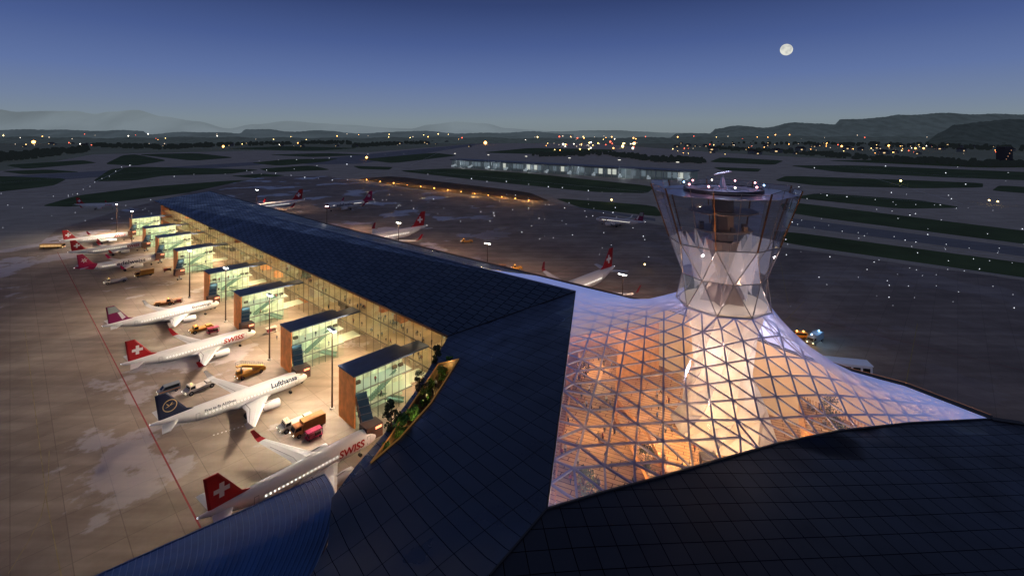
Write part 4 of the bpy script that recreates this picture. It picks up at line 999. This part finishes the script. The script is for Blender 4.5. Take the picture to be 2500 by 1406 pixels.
def tail_at(kind, x, y, label, hd, wins=True, s=1.):
    p = P(x,y,5.3*s); h = Vector((math.cos(hd),math.sin(hd),0)); return make_plane(kind, p+h*20*s, hd, label, wins, s)
nose_at('s',926,1051,'nearest white jet with red cross tail, partly behind the blue ribbed roof',math.radians(48.2),-8.2)
nose_at('l',752,914,'white jet with navy crane tail beside the second gate building',math.radians(46.2))
nose_at('s',624,810,'white jet with red cross tail between the navy and burgundy tails',math.radians(47))
nose_at('w',535,739,'white jet with burgundy and grey tail parked at the pier',math.radians(49.5))
nose_at('e',396,627,'white jet with pink nose and flower tail on the left apron',math.radians(50))
tail_at('s',166,616,'white jet with red cross tail just behind the flower tailed jet',math.radians(50))
tail_at('s',147,588,'farthest red cross tailed jet of the row left of the pier',math.radians(50))
tail_at('s',1500,650,'jet with red cross tail beyond the roof, left of the control tower',TH+math.pi,True,1.5)
tail_at('s',1042,551,'jet with red cross tail standing beyond the pier ridge',TH+math.pi,True,1.6)
tail_at('s',743,487,'distant jet with red cross tail nearly hidden by the far pier roof',TH+math.pi*1.03,True,1.6)
tail_at('e',912,487,'distant jet with pink flower tail beyond the pier roof',TH+math.pi*.98,True,1.35)
tail_at('w',1575,542,'distant white jet with burgundy tail left of the tower top',math.radians(146),True,1.1)
tail_at('s',183,499,'distant jet with red tail on the far left taxiway',math.radians(10), False)

# ---------------------------------------------------------------- ground vehicles
glassd = M('vehicle glass',(.02,.025,.03),.1)
headm = E('headlight',(1.,.85,.6),7.)
def wheels(o, xs, w_, r=.45):
    for x in xs:
        for s in (1,-1):
            q = MB().cyl((x,s*(w_/2-.15),r),(x,s*(w_/2+.1),r),r,n=14).build('wheel', rubber, o)
            MB().cyl((x,s*(w_/2+.1),r),(x,s*(w_/2+.13),r),r*.5,n=10).build('rim', steel, q)
def heads(o, x, w_, z):
    for s in (1,-1): MB().box(x,x+.08,s*w_/2*.75-.15,s*w_/2*.75+.15,z,z+.2).build('headlight', headm, o)
def tug(x, y, hd, colr, label, ln=7., z=0):
    o = thing('pushback_tug', label, 'airport tug', P(x,y), hd); w_ = 3.0; h = ln/2; m_ = M('paint '+str(colr),colr,.4,noise=(.8,.12))
    MB().prism([(-h,.5),(h-.1,.5),(h,.8),(h,1.25),(h-.9,1.45),(-h+.1,1.45),(-h,1.3)],-w_/2,w_/2).build('body', m_, o)
    MB().box(-h+.2,h-.2,-w_/2-.02,w_/2+.02,.62,.78).build('bumper_stripe', dark_steel, o)
    c = MB().prism([(h-2.6,1.45),(h-.9,1.45),(h-1.2,2.5),(h-2.5,2.6)],-w_/2+.15,w_/2-.15).build('cab', m_, o)
    m = MB(); m.add([(h-.96,-w_/2+.3,1.62),(h-.96,w_/2-.3,1.62),(h-1.13,w_/2-.3,2.35),(h-1.13,-w_/2+.3,2.35)],[(0,1,2,3)])
    m.build('cab_window', glassd, c)
    for s in (1,-1): MB().add([(h-2.4,s*(w_/2-.13),1.65),(h-1.15,s*(w_/2-.13),1.65),(h-1.32,s*(w_/2-.13),2.35),(h-2.4,s*(w_/2-.13),2.42)],[(0,1,2,3)]).build('cab_window', glassd, c)
    MB().box(-h+.5,-h+2.4,-w_/2+.4,w_/2-.4,1.45,1.9).build('engine_cover', m_, o)
    MB().ball((h-1.9,0,2.7),.16,8,5).build('beacon', E('beacon',(1.,.5,.1),8.), o)
    wheels(o,(-h+1.3,h-1.3),w_,.62); heads(o,h,w_,.9); return o
def truck(x, y, hd, colr, label):
    o = thing('catering_truck', label, 'truck', P(x,y), hd); w_=2.5; m_=M('paint '+str(colr),colr,.4,noise=(.8,.12))
    MB().box(-4,3.6,-1.05,1.05,.6,.9).build('chassis', dark_steel, o)
    MB().box(-4,1.6,-w_/2,w_/2,.92,3.3).build('cargo_box', m_, o)
    c = MB().prism([(1.75,.7),(3.9,.7),(3.95,1.6),(3.5,2.7),(1.75,2.75)],-w_/2+.05,w_/2-.05).build('cab', m_, o)
    MB().add([(3.95,-1,1.7),(3.95,1,1.7),(3.57,1,2.55),(3.57,-1,2.55)],[(0,1,2,3)]).build('windscreen', glassd, c)
    for s in (1,-1): MB().add([(2.1,s*1.22,1.7),(3.75,s*1.22,1.7),(3.4,s*1.22,2.5),(2.1,s*1.22,2.5)],[(0,1,2,3)]).build('side_window', glassd, c)
    wheels(o,(-2.6,2.7),w_,.5); heads(o,3.95,w_,.95); return o
def cart(x, y, hd, colr, label, n=1):
    o = thing('baggage_cart', label, 'baggage cart', P(x,y), hd); m_=M('paint '+str(colr),colr,.4)
    MB().box(-1.9,1.9,-.9,.9,.45,.62).build('bed', m_, o); MB().prism([(-1.9,1.95),(1.9,1.95),(1.8,2.1),(-1.8,2.1)],-.95,.95).build('canopy', m_, o)
    for a_ in (-1.8,1.8): 
        for s in (1,-1): MB().box(a_-.05,a_+.05,s*.85-.05,s*.85+.05,.62,1.95).build('post', steel, o)
    MB().box(-1.5,-.2,-.7,.7,.63,1.3).build('load', M('luggage',(.12,.06,.05),.7), o); MB().box(.0,1.4,-.7,.7,.63,1.5).build('load', M('luggage2',(.3,.05,.08),.7), o)
    MB().beam((1.9,0,.5),(2.9,0,.35),.1).build('tow_bar', steel, o)
    wheels(o,(-1.3,1.3),1.7,.28); return o
def van(x, y, hd, colr, label, ln=5.4):
    o = thing('van', label, 'van', P(x,y), hd); m_=M('paint '+str(colr),colr,.35); h=ln/2
    MB().prism([(-h,.4),(h,.4),(h+.05,1.05),(h-.7,1.3),(h-1.5,2.2),(-h+.1,2.25),(-h,1.2)],-.98,.98).build('body', m_, o)
    m = MB(); m.add([(h-.72,-.85,1.36),(h-.72,.85,1.36),(h-1.42,.8,2.13),(h-1.42,-.8,2.13)],[(0,1,2,3)])
    m.build('windscreen', glassd, o)
    for s in (1,-1): 
        MB().add([(-h+.4,s*.99,1.3),(h-1.1,s*.99,1.3),(h-1.7,s*.99,2.05),(-h+.4,s*.99,2.08)],[(0,1,2,3)]).build('side_window', glassd, o)
        MB().box(-h+.1,h-.2,s*.985-.01,s*.985+.01,.8,1.0).build('stripe', M('van stripe',(.6,.25,.05),.4), o)
    wheels(o,(-h+1.1,h-1.0),1.9,.36); heads(o,h,1.9,.75); return o
def stairtruck(x, y, hd, colr, label):
    o = thing('stair_truck', label, 'stair truck', P(x,y), hd); m_=M('paint '+str(colr),colr,.4)
    MB().prism([(-4,.55),(4.2,.55),(4.2,1.3),(3.6,1.5),(-4,1.5)],-1.25,1.25).build('body', m_, o)
    c = MB().prism([(2.2,1.5),(4.1,1.5),(3.8,2.5),(2.3,2.6)],-1.1,.1).build('cab', m_, o)
    MB().add([(4.08,-1.,1.65),(4.08,0,1.65),(3.86,0,2.4),(3.86,-1.,2.4)],[(0,1,2,3)]).build('windscreen', glassd, c)
    m = MB(); stairs(m,(-3.8,.2,1.5),(2.6,.2,4.2),1.4,16); m.box(2.6,4.2,-.5,.9,4.0,4.2); s_ = m.build('stairs', m_, o)
    for y_ in (-.5,.9):
        m = MB()
        m.beam((-3.8,y_,2.5),(2.6,y_,5.2),.08); m.beam((2.6,y_,5.2),(4.2,y_,5.2),.08)
        for k in range(6): t=k/5; m.beam((-3.8+6.4*t,y_,1.5+2.7*t),(-3.8+6.4*t,y_,2.5+2.7*t),.05)
        m.beam((4.1,y_,4.2),(4.1,y_,5.2),.06)
        m.build('handrail', steel, s_)
    MB().beam((2.8,.2,1.5),(2.8,.2,4.0),.3).build('strut', steel, o); MB().beam((-.5,.2,1.5),(-.5,.2,2.7),.2).build('strut', steel, o)
    wheels(o,(-2.6,2.8),2.4,.5); heads(o,4.2,2.4,.9); return o
def bus(x, y, hd, colr, label):
    o = thing('apron_bus', label, 'bus', P(x,y), hd)
    m_=M('paint '+str(colr),colr,.4)
    MB().prism([(-6.5,.35),(6.5,.35),(6.6,1.2),(6.4,2.9),(-6.5,2.95)],-1.4,1.4).build('body', m_, o)
    for k in range(6):
        for s in (1,-1): MB().box(-6.1+k*2.05,-4.25+k*2.05,s*1.405-.01,s*1.405+.01,1.3,2.5).build('window', M('bus window',(.1,.08,.05),.2,0,(1.,.6,.25),.8), o)
    MB().box(6.5,6.62,-1.2,1.2,1.3,2.6).build('windscreen', glassd, o); wheels(o,(-4,4.2),2.7,.5); heads(o,6.6,2.7,.6); return o
YEL=(.62,.30,.04); WH=(.66,.62,.56); ORG=(.42,.18,.05); PK=(.55,.03,.12); BL=(.16,.19,.24)
BK = TH+math.pi
tug(724,1040,BK-.05,WH,'white tug in front of the nearest light mast',8.5); truck(752,1052,BK,ORG,'orange brown truck beside the white tug in front of the nearest mast'); cart(766,1068,BK,PK,'pink baggage cart behind the orange brown truck')
tug(487,952,TH+.15+math.pi,WH,'white tug beside the navy tailed jet',8.); van(412,957,TH+math.pi,BL,'blue grey van parked left of the white tug by the navy tail')
stairtruck(612,915,BK+.1,YEL,'yellow stair truck between the navy tail jet and red cross jet')
tug(492,808,BK,YEL,'yellow tug behind the burgundy tailed jet',7.5); cart(520,812,BK,PK,'pink baggage cart next to the yellow tug'); cart(662,812,BK,WH,'white baggage cart near the second gate building')
tug(400,745,TH-.2,ORG,'orange tug by the wing tip of the burgundy tailed jet',7.); cart(432,740,TH,ORG,'orange baggage cart behind the orange tug')
tug(282,690,TH+math.pi,WH,'white tug in front of the flower tailed jet',9.); truck(352,674,BK,YEL,'yellow truck in front of the flower tailed jet nose')
cart(408,662,BK,ORG,'orange cart by the fifth gate building')
bus(128,606,math.radians(8),YEL,'yellow bus at the far left of the apron')
tug(1140,592,math.radians(185),YEL,'yellow tug alone on the right apron',8.); cart(1228,655,math.radians(185),ORG,'orange cart just beyond the pier ridge'); tug(1262,658,math.radians(185),YEL,'yellow tug just beyond the pier ridge',6.)
bt = truck(1990,836,math.radians(215),BL,'added truck, its lamps stand in for light flares right of the control tower')
bt2 = van(1950,824,math.radians(170),YEL,'added orange van, its amber lamps stand in for flares right of the control tower')
p = P(1965,832); light('POINT',(p.x-4,p.y-3,5),1300,(1.,.5,.15),.2); light('POINT',(p.x+5,p.y-2,5),600,(.3,.6,1.),.2)  # added lights, with the two vehicles they stand in for coloured flares
for dx in (-3,2.6): MB().ball((dx,0,3.5),.26,8,5).build('beacon', bl_l, bt)
for dx in (-1.6,.6): MB().ball((dx,0,2.4),.26,8,5).build('beacon', org, bt2)
sh_ = thing('shelter', 'long white flat roofed shelter behind the right hand roof edge', 'shelter', P(2062,905), math.radians(-14))
MB().box(-7,7,-2.2,2.2,3.0,3.25).build('roof', M('shelter roof',(.6,.66,.8),.4,0,(.5,.6,1.),.10), sh_); MB().box(-6.8,6.8,-2,2,0,2.98).build('wall', M('shelter wall',(.55,.6,.72),.5,0,(.5,.6,1.),.05), sh_)  # faint glow in roof and wall colour lightens the shelter
for k in range(5): MB().box(-6.2+k*2.6,-4.2+k*2.6,-2.03,-2.0,.9,2.3).build('window', glassd, sh_)

# ---------------------------------------------------------------- midfield dock
q0 = P(1100,408); q1 = P(1690,446); d_ = (q1-q0); ang = math.atan2(d_.y,d_.x); LN = d_.length
dock = thing('midfield_dock', 'long low glazed dock with flat roof in the middle of the airfield', 'dock building', q0, ang)
MB().box(0,LN,-2,34,15.5,17.2).build('roof', M('dock roof',(.12,.13,.155),.5), dock)
MB().box(2,LN-2,1,32,0,15.5).build('wall', M('dock wall',(.12,.14,.16),.5,0,(.6,.8,.8),.03), dock)
for k in range(60):
    x = 4+k*(LN-8)/60; lit = random.random(); q = 0 if lit<.45 else 1 if lit<.85 else 2
    MB().box(x,x+(LN-8)/60*.85,.9,.98,5,14).build('window', E('dock window %d'%q, (.55,.72,.85) if q<2 else (.85,.9,.8), (.08,.2,.6)[q]), dock)
for k in range(40): MB().box(6+k*(LN-12)/40,6.8+k*(LN-12)/40,-2,-1.2,0,15.5).build('column', M('dock column',(.4,.42,.44),.5), dock)
for k in range(11):
    x = 20+k*(LN-40)/10; p = q0+Vector((math.cos(ang),math.sin(ang),0))*x
    t = thing('boarding_bridge', 'pale boarding bridge on the front of the midfield dock', 'jet bridge', p, ang, 'midfield dock bridges')
    MB().beam((0,-3.6,6),(8,-20,4.5),3,3).build('tunnel', M('pale bridge',(.5,.54,.56),.4,0,(.8,.95,1),.22), t); MB().box(6,11,-23,-19,3,6.4).build('cab', M('pale bridge',(.5,.54,.56),.4), t); MB().cyl((7,-17,0),(7,-17,3.5),.5,n=8).build('column', steel, t)
    if k%2==0:
        s_ = thing('light_mast','slim light mast on the midfield dock','light mast',p+Vector((0,0,0)),ang,'midfield dock masts')
        MB().cyl((0,-6,0),(0,-6,30),.45,.25,8).build('pole', M('dock mast',(.35,.37,.4),.5), s_); MB().box(-2.2,2.2,-6.5,-5.5,30,30.6).build('lamp_head', M('dock lamp head',(.3,.3,.3),.5,0,(1.,.95,.8),2.), s_)
        light('POINT', (p.x+3, p.y-14, 9), 2500, (.85,.95,1.), .5)

# ---------------------------------------------------------------- people
def human(walk):
    f = .22 if walk else .04
    pts = [(0,0,.95),(0,0,1.15),(0,0,1.36),(0,0,1.50),(.02,0,1.60),(.02,0,1.70),
           (0,.10,.90),(f*.7,.11,.50),(f,.11,.08),(f+.16,.12,.04),
           (0,-.10,.90),(-f*.3,-.11,.50),(-f*1.3,-.11,.10),(-f*1.3+.15,-.12,.04),
           (0,.19,1.40),(-f*.4,.25,1.12),(f*.1,.26,.86),(0.04,.26,.77),
           (0,-.19,1.40),(f*.5,-.25,1.12),(f*.9,-.25,.88),(f*1.+.04,-.24,.80)]
    ed = [(0,1),(1,2),(2,3),(3,4),(4,5),(0,6),(6,7),(7,8),(8,9),(0,10),(10,11),(11,12),(12,13),(2,14),(14,15),(15,16),(16,17),(2,18),(18,19),(19,20),(20,21)]
    rad_ = [.14,.13,.15,.06,.095,.08,.09,.065,.045,.04,.09,.065,.045,.04,.06,.045,.032,.03,.06,.045,.032,.03]
    me = bpy.data.meshes.new('person_base'); me.from_pydata(pts, ed, []); o = bpy.data.objects.new('person_base', me); C.objects.link(o)
    o.modifiers.new('s','SKIN')
    if not me.skin_vertices: raise RuntimeError
    for k, r in enumerate(rad_): me.skin_vertices[0].data[k].radius = (r, r)
    me.skin_vertices[0].data[0].use_root = True
    bpy.context.view_layer.update()
    r = bpy.data.meshes.new_from_object(o.evaluated_get(bpy.context.evaluated_depsgraph_get())); bpy.data.objects.remove(o)
    for p in r.polygons: p.use_smooth = True
    return r
def person_mat():
    m = bpy.data.materials.new('person clothing'); m.use_nodes = True; nt = m.node_tree; b = nt.nodes['Principled BSDF']
    tc = nt.nodes.new('ShaderNodeTexCoord'); s = nt.nodes.new('ShaderNodeSeparateXYZ'); nt.links.new(tc.outputs['Object'], s.inputs[0]); oi = nt.nodes.new('ShaderNodeObjectInfo')
    def cut(z, a_out, bcol, prev):
        c = nt.nodes.new('ShaderNodeMath'); c.operation='GREATER_THAN'; c.inputs[1].default_value=z; nt.links.new(s.outputs['Z'], c.inputs[0])
        mx = nt.nodes.new('ShaderNodeMix'); mx.data_type='RGBA'; nt.links.new(c.outputs[0], mx.inputs['Factor']); nt.links.new(prev, mx.inputs['A'])
        if bcol is None: nt.links.new(oi.outputs['Color'], mx.inputs['B'])
        else: mx.inputs['B'].default_value = (*bcol,1)
        return mx.outputs['Result']
    rgb = nt.nodes.new('ShaderNodeRGB'); rgb.outputs[0].default_value=(.03,.035,.05,1)
    l = cut(.92,None,None,rgb.outputs[0]); l = cut(1.5,None,(.45,.28,.2),l); l = cut(1.68,None,(.05,.03,.02),l)
    nt.links.new(l, b.inputs['Base Color']); return m
try:
    pm = person_mat(); hm_ = [human(False), human(True)]
    for h_ in hm_: h_.materials.clear(); h_.materials.append(pm)
    cols = [(.5,.5,.55),(.05,.06,.1),(.35,.06,.05),(.6,.58,.5),(.08,.12,.25),(.3,.3,.3),(.02,.02,.02)]
    def person(p, lab, grp):
        o = bpy.data.objects.new('person', random.choice(hm_)); C.objects.link(o); o.location = p; o.rotation_euler = (0,0,random.uniform(0,6.28))
        o.color = (*random.choice(cols),1); tag(o, lab, 'person', grp)
    def scatter(poly, z, n, lab, grp):
        xs=[p[0] for p in poly]; ys=[p[1] for p in poly]; k=0
        while k<n:
            q=(random.uniform(min(xs),max(xs)),random.uniform(min(ys),max(ys)))
            if pip(q,poly) and (Vector(q)-TC.to_2d()).length>13: person((q[0],q[1],z),lab,grp); k+=1
    scatter(galls[0][0],14.,50,'person standing on the high left gallery under the glass roof','people on the left gallery')
    scatter(galls[2][0],12.,45,'person standing on the right gallery under the glass roof','people on the right gallery')
    scatter(galls[1][0],9.5,14,'person on the low gallery near the front glass edge','people on the front gallery')
    scatter([(30,88),(62,92),(66,110),(40,130),(31,104)],4.,60,'person walking on the wooden hall floor under the glass roof','people on the hall floor')
    for i in range(80):
        a_ = A0+random.uniform(4,200)*random.uniform(.2,1); z = random.choice([5.9,12.3,12.3])
        person(L(a_,B0+fx+random.uniform(.8,2.8),z),'person standing behind the glowing glass facade of the pier','people behind the pier facade')
    for i in range(6):
        for k in range(5): person(L(GA[i]+random.uniform(.4,1.2),60+random.uniform(2,16),random.choice([4.4,9.])),'person standing inside a gate building behind green glass','people in the gate buildings')
    for i,(x,y) in enumerate([(1064,945),(1056,966),(1022,1012)]): person(P(x,y,18.8),'person standing on the planted roof terrace','people on the roof terrace')
    for x,y in [(700,1050),(590,930),(676,830)]: person(P(x,y),'ground worker standing on the lit apron beside vehicles','ground workers')
except RuntimeError as ex:
    print('people failed', ex)
